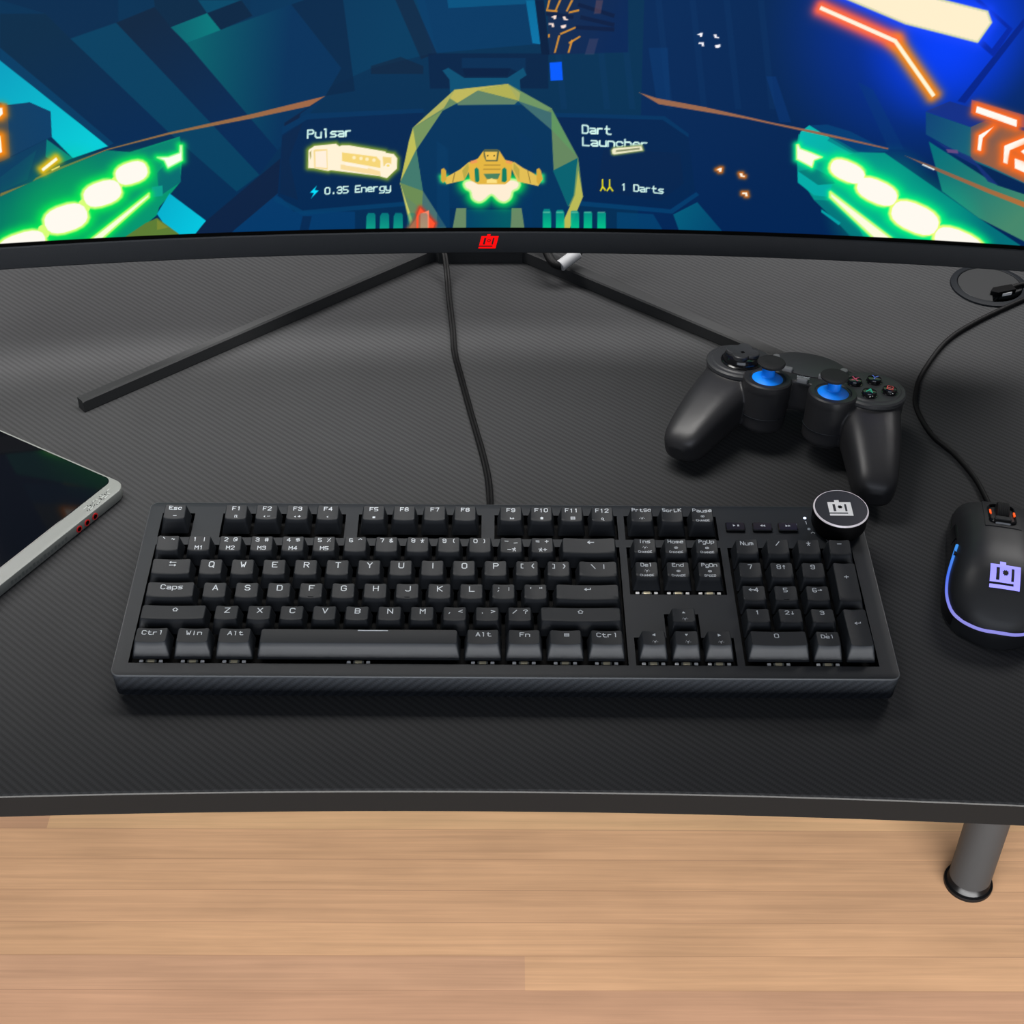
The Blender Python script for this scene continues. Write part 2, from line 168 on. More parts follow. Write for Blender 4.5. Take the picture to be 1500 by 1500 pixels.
('p',(236,255,120),1.0,[(292.7,47.9),(291.1,44.6),(288.3,43.2),(284.3,43.0),(279.1,44.3),(271.6,47.3),(266.9,50.1),(263.7,53.2),(262.2,56.3),(262.3,60.1),(264.0,63.3),(266.8,64.7),(270.7,64.8),(275.8,63.6),(283.3,60.6),(288.0,57.9),(291.2,54.9),(292.8,51.7)]),
('p',(236,255,120),1.0,[(324.7,28.4),(322.9,24.3),(319.6,22.4),(314.9,22.1),(308.7,23.4),(299.8,27.0),(294.1,30.5),(290.4,34.1),(288.5,38.1),(288.7,42.8),(290.7,46.8),(294.0,48.7),(298.6,48.9),(304.7,47.6),(313.5,44.1),(319.2,40.7),(322.9,37.1),(324.9,33.2)]),
('p',(236,255,120),1.0,[(360.1,10.1),(358.3,6.3),(354.9,4.6),(350.0,4.5),(343.5,6.1),(333.9,9.9),(327.8,13.4),(323.7,17.0),(321.6,20.8),(321.6,25.3),(323.4,29.0),(326.8,30.6),(331.6,30.7),(338.1,29.1),(347.6,25.4),(353.6,22.0),(357.8,18.4),(360.0,14.6)]),
('p',(255,250,240),1.0,[(266.9,63.3),(265.6,60.7),(263.4,59.5),(260.2,59.4),(256.1,60.4),(250.2,62.8),(246.4,65.0),(244.0,67.4),(242.8,70.0),(243.0,73.0),(244.3,75.6),(246.5,76.7),(249.7,76.8),(253.7,75.8),(259.6,73.5),(263.4,71.2),(265.8,68.8),(267.1,66.3)]),
('p',(255,250,240),1.0,[(291.7,48.3),(290.2,45.2),(287.6,43.9),(283.9,43.7),(279.0,44.9),(272.0,47.7),(267.5,50.4),(264.6,53.2),(263.1,56.2),(263.3,59.7),(264.9,62.7),(267.4,64.0),(271.1,64.2),(275.9,63.0),(282.9,60.2),(287.4,57.6),(290.3,54.8),(291.8,51.8)]),
('p',(255,250,240),1.0,[(323.6,28.8),(321.8,25.0),(318.8,23.2),(314.4,22.9),(308.6,24.2),(300.2,27.6),(294.9,30.8),(291.4,34.2),(289.7,37.9),(289.9,42.4),(291.7,46.1),(294.8,47.9),(299.1,48.1),(304.8,46.8),(313.1,43.5),(318.4,40.4),(321.9,37.0),(323.7,33.3)]),
('p',(255,250,240),1.0,[(358.8,10.5),(357.2,7.0),(354.0,5.4),(349.4,5.4),(343.3,6.8),(334.4,10.4),(328.6,13.6),(324.8,17.0),(322.8,20.6),(322.8,24.8),(324.5,28.3),(327.6,29.8),(332.2,29.8),(338.3,28.4),(347.1,24.9),(352.8,21.7),(356.7,18.3),(358.8,14.8)]),
('h',(0,245,140),(255,252,225),3.54,(235,255,120),1.26,1.0,[(245.1,52.1),(245.6,48.5),(287.7,12.1),(301.2,12.9)]),
('h',(0,245,140),(255,250,236),4.04,(230,255,130),0.76,1.0,[(217.6,86.2),(218.7,86.3),(220.3,83.5),(228.6,80.7),(236.0,77.9),(230.8,75.5),(230.1,70.3),(218.9,75.8)]),
('g',(156,106,78),(150,100,76),(108.2,120.6),(279.8,86.1),1.0,[(106.3,120.9),(118.9,117.0),(151.9,111.5),(198.6,101.9),(231.8,96.2),(280.3,86.6),(280.5,85.6),(232.1,94.3),(181.4,103.8),(120.5,112.8)]),
('g',(120,92,84),(176,112,58),(289.6,83.1),(379.4,50.4),1.0,[(291.7,82.0),(313.7,74.7),(354.2,60.4),(383.4,51.2),(384.2,46.9),(353.4,57.5),(312.8,72.8)]),
('p',(235,252,255),1.0,[(305.2,75.5),(314.0,72.0),(314.2,72.9),(305.4,76.3)]),
('h',(20,70,255),(255,240,205),6.57,(240,240,160),1.01,1.0,[(186.0,207.5),(220.7,205.8),(298.1,189.6),(329.3,183.3),(333.0,176.4),(326.8,163.4),(278.5,173.5),(240.5,187.4)]),
('h',(240,84,96),(255,150,110),7.58,None,0.0,1.0,[(221.6,180.2),(273.5,160.0),(274.2,162.5),(222.4,182.7)]),
('h',(250,140,20),(255,190,80),6.57,None,0.0,1.0,[(272.3,160.9),(303.6,124.5),(305.6,126.3),(274.2,162.6)]),
('h',(255,110,64),(255,150,110),4.04,None,0.0,1.0,[(221.6,180.2),(273.5,160.0),(274.2,162.5),(222.4,182.7)]),
('p',(255,244,222),1.0,[(221.2,180.5),(273.5,160.0),(274.2,162.5),(221.9,182.9)]),
('p',(255,246,214),1.0,[(272.1,161.2),(304.0,124.2),(305.8,125.8),(274.0,162.8)]),
('p',(0,56,100),0.55,[(-19.2,121.8),(17.0,125.9),(47.1,108.7),(66.7,73.0),(71.2,43.7),(61.5,16.0),(-51.5,16.1),(-58.2,54.1),(-48.1,94.9)]),
('p',(96,130,104),1.0,[(-17.4,112.4),(-3.4,121.3),(24.1,113.9),(21.8,111.4),(-16.9,110.9)]),
('p',(120,150,96),0.85,[(-19.2,121.8),(17.0,125.9),(47.1,108.7),(66.7,73.0),(71.2,43.7),(60.5,15.9),(54.6,15.9),(64.7,36.3),(60.8,36.2),(49.8,63.2),(47.6,93.4),(24.1,113.9),(-3.4,121.3),(-17.4,112.4),(-27.7,106.8),(-46.1,78.9),(-42.5,47.7),(-24.1,15.8),(-51.5,16.1),(-58.2,54.1),(-48.1,94.9)]),
('p',(192,184,92),1.0,[(-19.2,121.8),(17.0,125.9),(-3.4,121.3),(-17.4,112.4),(-22.5,115.8)]),
('p',(178,176,84),1.0,[(-3.4,121.3),(17.0,125.9),(25.1,113.9)]),
('p',(166,172,96),1.0,[(17.0,125.9),(25.6,119.7),(25.7,113.9),(24.1,113.9)]),
('p',(112,150,100),1.0,[(17.0,125.9),(47.1,108.7),(42.1,105.0),(24.6,113.9),(25.6,119.7)]),
('p',(62,108,112),1.0,[(24.1,113.9),(47.2,105.7),(47.6,93.4)]),
('p',(96,148,96),1.0,[(47.1,108.7),(65.7,74.0),(47.6,93.4)]),
('p',(4,98,112),1.0,[(49.3,63.2),(66.5,72.9),(65.3,46.8),(61.0,35.7)]),
('p',(110,150,96),1.0,[(66.5,72.9),(68.1,63.3),(65.5,45.7),(64.5,42.6),(65.7,63.3)]),
('p',(186,186,86),1.0,[(71.2,43.7),(61.7,16.0),(54.6,15.9),(65.4,44.7),(67.1,63.3)]),
('p',(178,178,96),1.0,[(-19.2,121.8),(-48.1,94.9),(-26.7,108.8),(-22.5,115.8)]),
('p',(118,148,94),1.0,[(-48.1,94.9),(-27.7,106.8),(-46.1,78.9)]),
('p',(192,190,88),1.0,[(-48.1,94.9),(-46.1,78.9),(-57.8,55.6),(-51.1,85.5)]),
('p',(66,122,110),1.0,[(-58.2,54.1),(-46.3,78.9),(-42.2,47.7)]),
('p',(108,140,84),1.0,[(-58.2,54.1),(-42.2,47.7),(-43.3,33.6),(-55.6,44.7)]),
('p',(72,112,112),1.0,[(-43.3,33.6),(-42.2,47.7),(-24.1,15.8),(-41.7,16.0)]),
('p',(205,205,104),1.0,[(-58.2,54.1),(-55.6,44.7),(-47.6,16.1),(-50.5,16.1)]),
('p',(3,60,104),0.5,[(-31.8,85.3),(-24.3,79.3),(-23.5,19.6),(-32.8,19.7)]),
('p',(0,52,98),0.4,[(25.4,91.3),(34.5,86.3),(35.8,19.5),(26.5,19.5)]),
('p',(0,44,86),0.6,[(-23.4,34.5),(26.3,34.4),(26.5,15.7),(-23.6,15.8)]),
('p',(104,136,100),1.0,[(-18.8,34.4),(-11.7,34.4),(-11.8,15.8),(-22.1,15.8)]),
('p',(104,136,100),1.0,[(20.6,34.4),(27.7,34.4),(30.5,15.7),(19.9,15.7)]),
('g',(0,86,112),(0,120,110),(-8.3,21.1),(16.2,21.1),0.6,[(-11.7,33.3),(20.6,33.3),(19.9,15.7),(-11.8,15.8)]),
('h',(200,60,40),(255,84,48),2.52,None,0.0,1.0,[(-54.9,16.1),(-48.3,25.7),(-44.4,35.0),(-34.2,22.9),(-36.3,15.9)]),
('p',(255,136,104),1.0,[(-44.3,30.4),(-38.3,33.0),(-38.6,16.0),(-44.7,16.0)]),
('g',(0,110,120),(10,170,140),(-81.0,35.2),(-81.7,19.3),0.9,[(-82.9,29.0),(-81.5,31.5),(-77.3,31.4),(-76.4,29.8),(-77.0,14.7),(-83.8,14.8)]),
('g',(0,110,120),(10,170,140),(-81.0,35.2),(-81.7,19.3),0.9,[(-73.2,28.9),(-71.8,31.3),(-67.6,31.2),(-66.7,29.6),(-67.2,14.5),(-74.1,14.6)]),
('g',(0,110,120),(10,170,140),(-81.0,35.2),(-81.7,19.3),0.9,[(-63.5,28.7),(-62.1,31.2),(-57.9,31.1),(-57.0,29.5),(-57.4,14.4),(-64.3,14.5)]),
('g',(0,110,120),(10,170,140),(-81.0,35.2),(-81.7,19.3),0.35,[(-53.8,28.6),(-52.4,31.0),(-48.2,31.0),(-47.3,29.4),(-47.6,14.3),(-54.5,14.3)]),
('g',(0,110,120),(10,170,140),(-81.0,35.2),(-81.7,19.3),0.35,[(-45.7,28.5),(-44.3,30.9),(-40.1,30.9),(-39.2,29.3),(-39.5,14.2),(-46.3,14.2)]),
('g',(0,130,130),(0,200,140),(45.3,34.5),(45.7,18.5),0.95,[(42.9,31.8),(43.8,34.0),(47.7,34.0),(48.9,31.0),(49.4,14.1),(43.3,14.0)]),
('g',(0,130,130),(0,200,140),(45.3,34.5),(45.7,18.5),0.95,[(52.3,31.9),(53.2,33.3),(57.1,33.4),(58.4,31.1),(58.9,14.1),(52.8,14.1)]),
('g',(0,130,130),(0,200,140),(45.3,34.5),(45.7,18.5),0.95,[(62.9,32.0),(63.8,32.7),(67.7,32.8),(68.9,31.2),(69.6,14.3),(63.5,14.2)]),
('g',(0,130,130),(0,200,140),(45.3,34.5),(45.7,18.5),0.95,[(72.2,32.1),(73.1,32.1),(77.0,32.2),(78.2,31.3),(78.9,14.4),(72.8,14.3)]),
('g',(0,130,130),(0,200,140),(45.3,34.5),(45.7,18.5),0.95,[(81.9,32.2),(82.9,31.6),(86.8,31.6),(88.0,31.4),(88.8,14.5),(82.7,14.4)]),
('p',(120,200,170),0.6,[(43.2,31.8),(48.1,31.9),(48.1,30.8),(43.2,30.8)]),
('p',(120,200,170),0.6,[(52.6,31.9),(57.5,32.0),(57.6,30.9),(52.7,30.8)]),
('p',(120,200,170),0.6,[(63.2,32.0),(68.1,32.1),(68.1,31.0),(63.2,30.9)]),
('p',(120,200,170),0.6,[(72.6,32.1),(77.5,32.2),(77.6,31.1),(72.7,31.1)]),
('p',(120,200,170),0.6,[(82.4,32.2),(87.3,32.3),(87.3,31.3),(82.4,31.2)]),
('h',(0,214,92),(255,238,212),6.57,(215,255,150),1.26,1.0,[(-13.3,52.7),(-13.2,53.4),(-12.9,54.1),(-12.3,54.8),(-11.1,55.3),(-9.2,55.7),(-6.7,56.0),(-3.9,56.2),(-1.5,56.3),(0.5,56.2),(2.4,56.1),(4.3,55.9),(6.2,55.8),(8.3,55.9),(10.5,56.0),(12.7,56.2),(14.9,56.3),(17.2,56.3),(19.6,56.3),(21.8,56.1),(23.5,55.8),(24.7,55.2),(25.4,54.4),(25.8,53.6),(26.0,52.7),(26.0,51.9),(25.6,51.0),(25.2,50.1),(24.6,49.4),(23.8,48.8),(22.9,48.4),(22.0,48.0),(21.2,47.3),(20.8,46.2),(20.6,44.8),(20.3,43.5),(19.8,42.3),(19.1,41.2),(18.1,40.3),(17.0,39.6),(16.0,39.1),(14.9,39.0),(13.8,39.2),(12.6,39.6),(11.6,40.2),(10.7,40.9),(9.7,41.9),(8.9,42.9),(8.2,43.7),(7.6,44.2),(7.1,44.5),(6.7,44.7),(6.2,44.8),(5.8,44.7),(5.4,44.5),(4.9,44.2),(4.3,43.7),(3.5,42.9),(2.5,41.8),(1.5,40.8),(0.4,40.0),(-0.5,39.5),(-1.5,39.1),(-2.5,39.0),(-3.4,39.1),(-4.5,39.5),(-5.5,40.0),(-6.5,40.8),(-7.3,41.8),(-7.8,43.0),(-8.1,44.6),(-8.3,46.1),(-8.7,47.3),(-9.4,48.0),(-10.2,48.5),(-11.0,48.9),(-11.6,49.4),(-12.2,50.1),(-12.8,51.0),(-13.1,51.9)]),
('h',(40,220,120),(255,246,225),3.03,None,0.0,1.0,[(-29.1,58.5),(-25.7,58.4),(-26.3,55.4),(-28.4,55.7)]),
('h',(40,220,120),(255,246,225),3.03,None,0.0,1.0,[(38.1,59.0),(41.8,59.0),(41.8,55.4),(39.4,55.4)]),
('p',(226,190,84),1.0,[(-27.9,56.9),(-22.6,60.0),(-15.9,64.0),(-9.6,69.6),(-7.2,69.1),(-8.7,64.0),(-13.0,55.8),(-25.4,52.8)]),
('p',(226,190,84),1.0,[(42.0,56.4),(35.0,61.5),(28.2,65.1),(21.9,69.6),(20.5,69.1),(20.5,64.0),(24.5,54.8),(39.2,51.5)]),
('p',(214,170,60),1.0,[(-29.1,64.1),(-27.3,65.1),(-25.8,63.1),(-25.5,56.4),(-28.0,53.8),(-29.4,55.9)]),
('p',(214,170,60),1.0,[(37.8,64.1),(39.5,65.1),(40.9,63.1),(42.3,56.9),(39.5,52.3),(38.0,54.8)]),
('p',(120,100,50),1.0,[(-19.8,61.4),(-21.5,54.2),(-21.0,54.1),(-19.3,61.3)]),
('p',(120,100,50),1.0,[(31.4,63.0),(33.4,53.7),(33.9,53.8),(31.8,63.1)]),
('p',(150,150,60),0.5,[(-14.4,63.0),(-10.1,69.1),(-9.6,64.0),(-13.0,56.0)]),
('p',(150,150,60),0.5,[(21.6,69.1),(25.8,64.0),(25.9,55.8),(21.5,64.0)]),
('p',(228,182,66),1.0,[(-9.1,69.1),(-3.4,72.1),(0.4,77.7),(11.3,78.2),(15.7,71.1),(20.9,69.6),(20.5,64.0),(19.5,55.8),(15.9,52.7),(-3.4,52.7),(-8.7,55.8),(-10.1,63.0)]),
('p',(244,150,90),0.8,[(-8.7,70.3),(-4.4,71.3),(-3.4,69.1),(-8.2,68.1)]),
('p',(244,150,90),0.8,[(16.2,70.6),(20.5,69.9),(20.5,68.1),(16.2,68.6)]),
('p',(90,100,70),1.0,[(0.4,77.7),(1.3,79.0),(9.9,79.0),(11.6,78.0),(10.4,69.9),(2.3,69.9),(0.9,73.2)]),
('p',(240,196,84),1.0,[(1.3,77.0),(10.1,77.0),(9.4,70.9),(2.5,70.9)]),
('p',(90,80,40),1.0,[(4.1,74.2),(3.9,73.7),(3.4,73.5),(3.0,73.7),(2.8,74.2),(3.0,74.7),(3.4,74.8),(3.9,74.7)]),
('p',(90,80,40),1.0,[(8.6,74.2),(8.5,73.7),(8.0,73.5),(7.6,73.7),(7.4,74.2),(7.6,74.7),(8.0,74.8),(8.5,74.7)]),
('p',(150,120,50),1.0,[(0.9,66.8),(12.4,66.8),(12.4,67.4),(0.9,67.4)]),
('p',(150,120,50),1.0,[(0.4,63.7),(12.4,63.7),(12.4,64.3),(0.4,64.3)]),
('p',(15,126,98),1.0,[(-5.8,64.0),(-4.4,65.5),(-2.8,64.0),(-2.3,55.8),(-3.4,54.2),(-5.3,54.7)]),
('p',(15,126,98),1.0,[(13.6,64.0),(15.3,65.5),(16.7,64.0),(17.0,55.8),(15.8,54.2),(13.4,54.7)]),
('p',(74,130,96),1.0,[(0.6,60.5),(12.3,60.9),(10.8,56.8),(2.8,56.8)]),
('p',(252,224,130),1.0,[(2.8,55.8),(6.2,57.2),(10.0,55.8),(10.1,53.7),(2.8,53.7)]),
('t','Pulsar',(-120.6,88.4),(5.217,0.167),(0.4,5.7),(214,250,240),1.15),
('t','0.35 Energy',(-111.1,46.5),(4.273,0.2),(0.3,4.8),(214,250,240),0.95),
('t','Dart',(69.0,91.2),(5.25,-0.175),(-0.2,5.6),(214,250,240),1.15),
('t','Launcher',(69.6,82.2),(5.85,-0.175),(-0.2,5.6),(214,250,240),1.15),
('t','1 Darts',(98.4,49.1),(4.371,-0.3),(-0.3,4.8),(214,250,240),0.95),
('p',(0,226,255),1.0,[(-116.5,53.1),(-121.6,48.0),(-118.9,47.6),(-121.0,43.7),(-115.5,49.3),(-118.2,49.9)]),
('p',(236,228,28),1.0,[(84.0,57.2),(84.3,51.2),(85.2,51.2),(84.9,57.2)]),
('p',(236,228,28),1.0,[(84.3,51.5),(83.0,48.4),(83.8,47.9),(85.2,51.0)]),
('p',(236,228,28),1.0,[(84.6,50.9),(86.8,48.2),(87.5,48.8),(85.4,51.6)]),
('p',(236,228,28),1.0,[(89.0,57.2),(89.3,51.3),(90.2,51.3),(89.9,57.3)]),
('p',(236,228,28),1.0,[(89.3,51.6),(87.6,48.5),(88.4,47.9),(90.2,51.0)]),
('p',(236,228,28),1.0,[(89.6,51.0),(92.0,47.7),(92.7,48.3),(90.4,51.6)]),
('h',(130,150,90),(240,236,200),1.52,None,0.0,1.0,[(90.0,78.8),(91.0,80.3),(110.3,82.3),(111.6,79.2),(91.8,75.8),(90.5,76.3)]),
('p',(140,146,110),1.0,[(92.8,78.9),(109.3,81.1),(109.4,79.7),(92.9,77.5)]),
('h',(120,150,50),(255,242,214),3.03,None,0.0,1.0,[(-121.7,66.5),(-120.7,79.2),(-119.9,80.4),(-118.7,81.0),(-116.5,82.6),(-101.5,83.9),(-99.3,82.0),(-97.4,82.7),(-92.7,82.6),(-67.8,77.7),(-67.2,76.7),(-61.9,75.7),(-59.6,72.5),(-60.1,64.8),(-63.5,61.6),(-64.8,60.3),(-67.3,57.8),(-70.3,58.7),(-72.1,59.4),(-106.2,64.5),(-108.0,63.9),(-117.8,66.1)]),
('p',(246,214,120),1.0,[(-97.7,77.5),(-73.9,73.9),(-71.3,70.7),(-71.5,65.5),(-98.0,71.1)]),
('p',(250,222,160),1.0,[(-99.1,68.6),(-80.3,65.7),(-71.9,63.0),(-71.5,59.7),(-99.3,65.0)]),
('p',(248,220,150),1.0,[(-117.3,79.2),(-116.0,80.1),(-107.7,80.2),(-108.3,64.9),(-117.5,66.4)]),
('p',(255,240,220),1.0,[(-116.1,78.5),(-108.4,79.0),(-108.8,66.2),(-116.5,67.0)]),
('p',(255,244,226),1.0,[(-95.7,70.1),(-80.2,66.3),(-80.3,64.9),(-95.8,67.9)]),
('p',(244,214,130),1.0,[(-69.7,73.9),(-63.7,73.2),(-63.9,68.0),(-69.4,66.8)]),
('p',(255,244,226),1.0,[(-64.0,67.2),(-64.4,66.1),(-65.4,65.5),(-67.0,65.6),(-68.0,66.1),(-68.3,67.3),(-67.9,68.4),(-66.9,69.0),(-65.3,69.0),(-64.3,68.4)]),
('p',(248,222,120),1.0,[(-65.0,67.2),(-65.3,66.5),(-66.2,66.3),(-67.0,66.5),(-67.3,67.3),(-67.0,68.0),(-66.1,68.2),(-65.3,68.0)]),
('p',(255,238,190),1.0,[(-88.3,73.5),(-88.6,72.5),(-89.6,72.2),(-90.5,72.6),(-90.8,73.6),(-90.4,74.5),(-89.5,74.8),(-88.6,74.5)]),
('p',(255,238,190),1.0,[(-83.5,72.8),(-83.9,71.8),(-84.8,71.5),(-85.7,71.8),(-86.0,72.8),(-85.7,73.8),(-84.7,74.1),(-83.8,73.8)]),
('p',(255,238,190),1.0,[(-79.4,72.1),(-79.7,71.1),(-80.7,70.8),(-81.6,71.2),(-81.8,72.2),(-81.5,73.2),(-80.5,73.5),(-79.6,73.1)]),
('p',(255,238,190),1.0,[(-74.6,71.4),(-74.9,70.4),(-75.9,70.1),(-76.8,70.4),(-77.1,71.4),(-76.7,72.4),(-75.8,72.7),(-74.9,72.4)]),
('p',(150,140,60),0.8,[(-120.0,77.9),(-118.8,79.2),(-119.1,74.7),(-119.8,72.8)])]

# ------------------------------------------------------------------ helpers
def lin(c):
    return tuple((x/255/12.92 if x/255 <= .04045 else ((x/255+.055)/1.055)**2.4) for x in c)

def tag(o, label=None, cat=None, group=None, kind=None):
    if label: o['label'] = label
    if cat: o['category'] = cat
    if group: o['group'] = group
    if kind: o['kind'] = kind
    return o

def thing(name, label, cat, loc=(0, 0, 0), rot=(0, 0, 0)):
    o = bpy.data.objects.new(name, None)
    COL.objects.link(o)
    o.location = loc; o.rotation_euler = rot
    o.empty_display_size = .02
    return tag(o, label, cat)

def rr(x0, y0, x1, y1, r, n=4, e=0):
    """outline of a rounded rectangle, counter-clockwise; e extra points along each straight side"""
    r = max(1e-6, min(r, (x1-x0)/2-1e-7, (y1-y0)/2-1e-7))
    out = []
    for cx, cy, a0 in ((x1-r, y1-r, 0), (x0+r, y1-r, 90), (x0+r, y0+r, 180), (x1-r, y0+r, 270)):
        for i in range(n+1):
            a = math.radians(a0+90*i/n)
            out.append((cx+r*math.cos(a), cy+r*math.sin(a)))
    if e:
        full = []
        for i, q in enumerate(out):
            full.append(q)
            if i % (n+1) == n:
                w = out[(i+1) % len(out)]
                full += [(q[0]+(w[0]-q[0])*k/(e+1), q[1]+(w[1]-q[1])*k/(e+1)) for k in range(1, e+1)]
        out = full
    return out

class MB:
    """collects shapes and links them as one mesh object"""
    def __init__(s): s.v = []; s.f = []; s.m = []
    def face(s, idx, mi=0): s.f.append(tuple(idx)); s.m.append(mi)
    def add(s, vs):
        k = len(s.v); s.v.extend([tuple(map(float, p)) for p in vs]); return k
    def loft(s, loops, mi=0, cap0=True, cap1=True, closed=True):
        n = len(loops[0]); k = [s.add(l) for l in loops]
        for a, b in zip(k, k[1:]):
            for i in range(n if closed else n-1):
                j = (i+1) % n
                s.face((a+i, a+j, b+j, b+i), mi)
        if cap0: s.face([k[0]+i for i in range(n)][::-1], mi)
        if cap1: s.face([k[-1]+i for i in range(n)], mi)
    def prism(s, levels, mi=0, cap0=True, cap1=True):
        """levels: [(outline, z), ...]"""
        s.loft([[(x, y, z) for x, y in o] for o, z in levels], mi, cap0, cap1)
    def box(s, a, b, c=0, mi=0):
        x0, y0, z0 = a; x1, y1, z1 = b
        if c:
            r = lambda d: rr(x0+d, y0+d, x1-d, y1-d, c, 2)
            s.prism([(r(c*.5), z0), (r(0), z0+c*.6), (r(0), z1-c*.6), (r(c*.25), z1-c*.18), (r(c*.7), z1)], mi)
        else:
            q = [(x0, y0), (x1, y0), (x1, y1), (x0, y1)]
            s.prism([(q, z0), (q, z1)], mi)
    def lathe(s, prof, c=(0, 0, 0), M=None, seg=40, mi=0, sx=1, sy=1, cap0=True, cap1=True):
        M = M or Matrix.Identity(3); c = Vector(c)
        loops = []
        for r, z in prof:
            loops.append([c + M @ Vector((sx*r*math.cos(2*math.pi*i/seg), sy*r*math.sin(2*math.pi*i/seg), z)) for i in range(seg)])
        s.loft(loops, mi, cap0, cap1)
    def tube(s, pts, r, seg=10, mi=0, flat=1.0, up=(0, 0, 1)):
        pts = [Vector(p) for p in pts]; loops = []; n = len(pts)
        rad = r if isinstance(r, (list, tuple)) else [r]*n
        for i, p in enumerate(pts):
            d = (pts[min(i+1, n-1)]-pts[max(i-1, 0)]).normalized()
            u = Vector(up)
            if abs(d.dot(u)) > .95: u = Vector((0, 1, 0))
            a = d.cross(u).normalized(); b = a.cross(d).normalized()
            loops.append([p+a*math.cos(2*math.pi*k/seg)*rad[i]+b*math.sin(2*math.pi*k/seg)*rad[i]*flat for k in range(seg)])
        s.loft(loops, mi)
    def build(s, name, mats, parent=None, angle=35, origin=(0, 0, 0), fix=True):
        me = bpy.data.meshes.new(name)
        o = Vector(origin)
        me.from_pydata([tuple(Vector(p)-o) for p in s.v], [], s.f)
        mats = mats if isinstance(mats, (list, tuple)) else [mats]
        for m in mats: me.materials.append(m)
        me.polygons.foreach_set('material_index', s.m)
        if fix:
            bm = bmesh.new(); bm.from_mesh(me)
            bmesh.ops.recalc_face_normals(bm, faces=bm.faces)
            bm.to_mesh(me); bm.free()
        me.polygons.foreach_set('use_smooth', [True]*len(me.polygons))
        me.set_sharp_from_angle(angle=math.radians(angle))
        me.update()
        ob = bpy.data.objects.new(name, me); COL.objects.link(ob)
        if parent: ob.parent = parent
        return ob

def smooth_path(pts, n=8):
    P = [Vector(p) for p in pts]; out = []
    for i in range(len(P)-1):
        p0 = P[max(i-1, 0)]; p1 = P[i]; p2 = P[i+1]; p3 = P[min(i+2, len(P)-1)]
        for k in range(n):
            t = k/n
            out.append(.5*((2*p1)+(p2-p0)*t+(2*p0-5*p1+4*p2-p3)*t*t+(3*p1-p0-3*p2+p3)*t**3))
    out.append(P[-1]); return out

# ------------------------------------------------------------------ materials
def newmat(name):
    m = bpy.data.materials.new(name); m.use_nodes = True
    nt = m.node_tree; b = nt.nodes['Principled BSDF']
    return m, nt, b

def mat(name, rgb, rough=.5, metal=0, spec=.5, grain=0, gscale=900, var=.06, coat=0, emit=None, estr=1):
    """plain surface with a little procedural mottling and an optional fine grain bump"""
    m, nt, b = newmat(name); N = nt.nodes; L = nt.links
    c = lin(rgb)
    tc = N.new('ShaderNodeTexCoord'); nz = N.new('ShaderNodeTexNoise')
    nz.inputs['Scale'].default_value = gscale; nz.inputs['Detail'].default_value = 3
    L.new(tc.outputs['Object'], nz.inputs['Vector'])
    mx = N.new('ShaderNodeMix'); mx.data_type = 'RGBA'
    mx.inputs[6].default_value = (*[x*(1-var) for x in c], 1); mx.inputs[7].default_value = (*[min(1, x*(1+var)) for x in c], 1)
    L.new(nz.outputs['Fac'], mx.inputs[0]); L.new(mx.outputs[2], b.inputs['Base Color'])
    b.inputs['Roughness'].default_value = rough; b.inputs['Metallic'].default_value = metal
    b.inputs['Specular IOR Level'].default_value = spec
    b.inputs['Coat Weight'].default_value = coat; b.inputs['Coat Roughness'].default_value = .08
    if grain:
        bp = N.new('ShaderNodeBump'); bp.inputs['Strength'].default_value = grain; bp.inputs['Distance'].default_value = .0003
        L.new(nz.outputs['Fac'], bp.inputs['Height']); L.new(bp.outputs[0], b.inputs['Normal'])
    if emit:
        b.inputs['Emission Color'].default_value = (*lin(emit), 1); b.inputs['Emission Strength'].default_value = estr
    return m

def math_node(nt, op, a, b=None, clamp=False):
    n = nt.nodes.new('ShaderNodeMath'); n.operation = op; n.use_clamp = clamp
    for i, x in enumerate((a, b)):
        if x is None: continue
        if isinstance(x, (int, float)): n.inputs[i].default_value = x
        else: nt.links.new(x, n.inputs[i])
    return n.outputs[0]

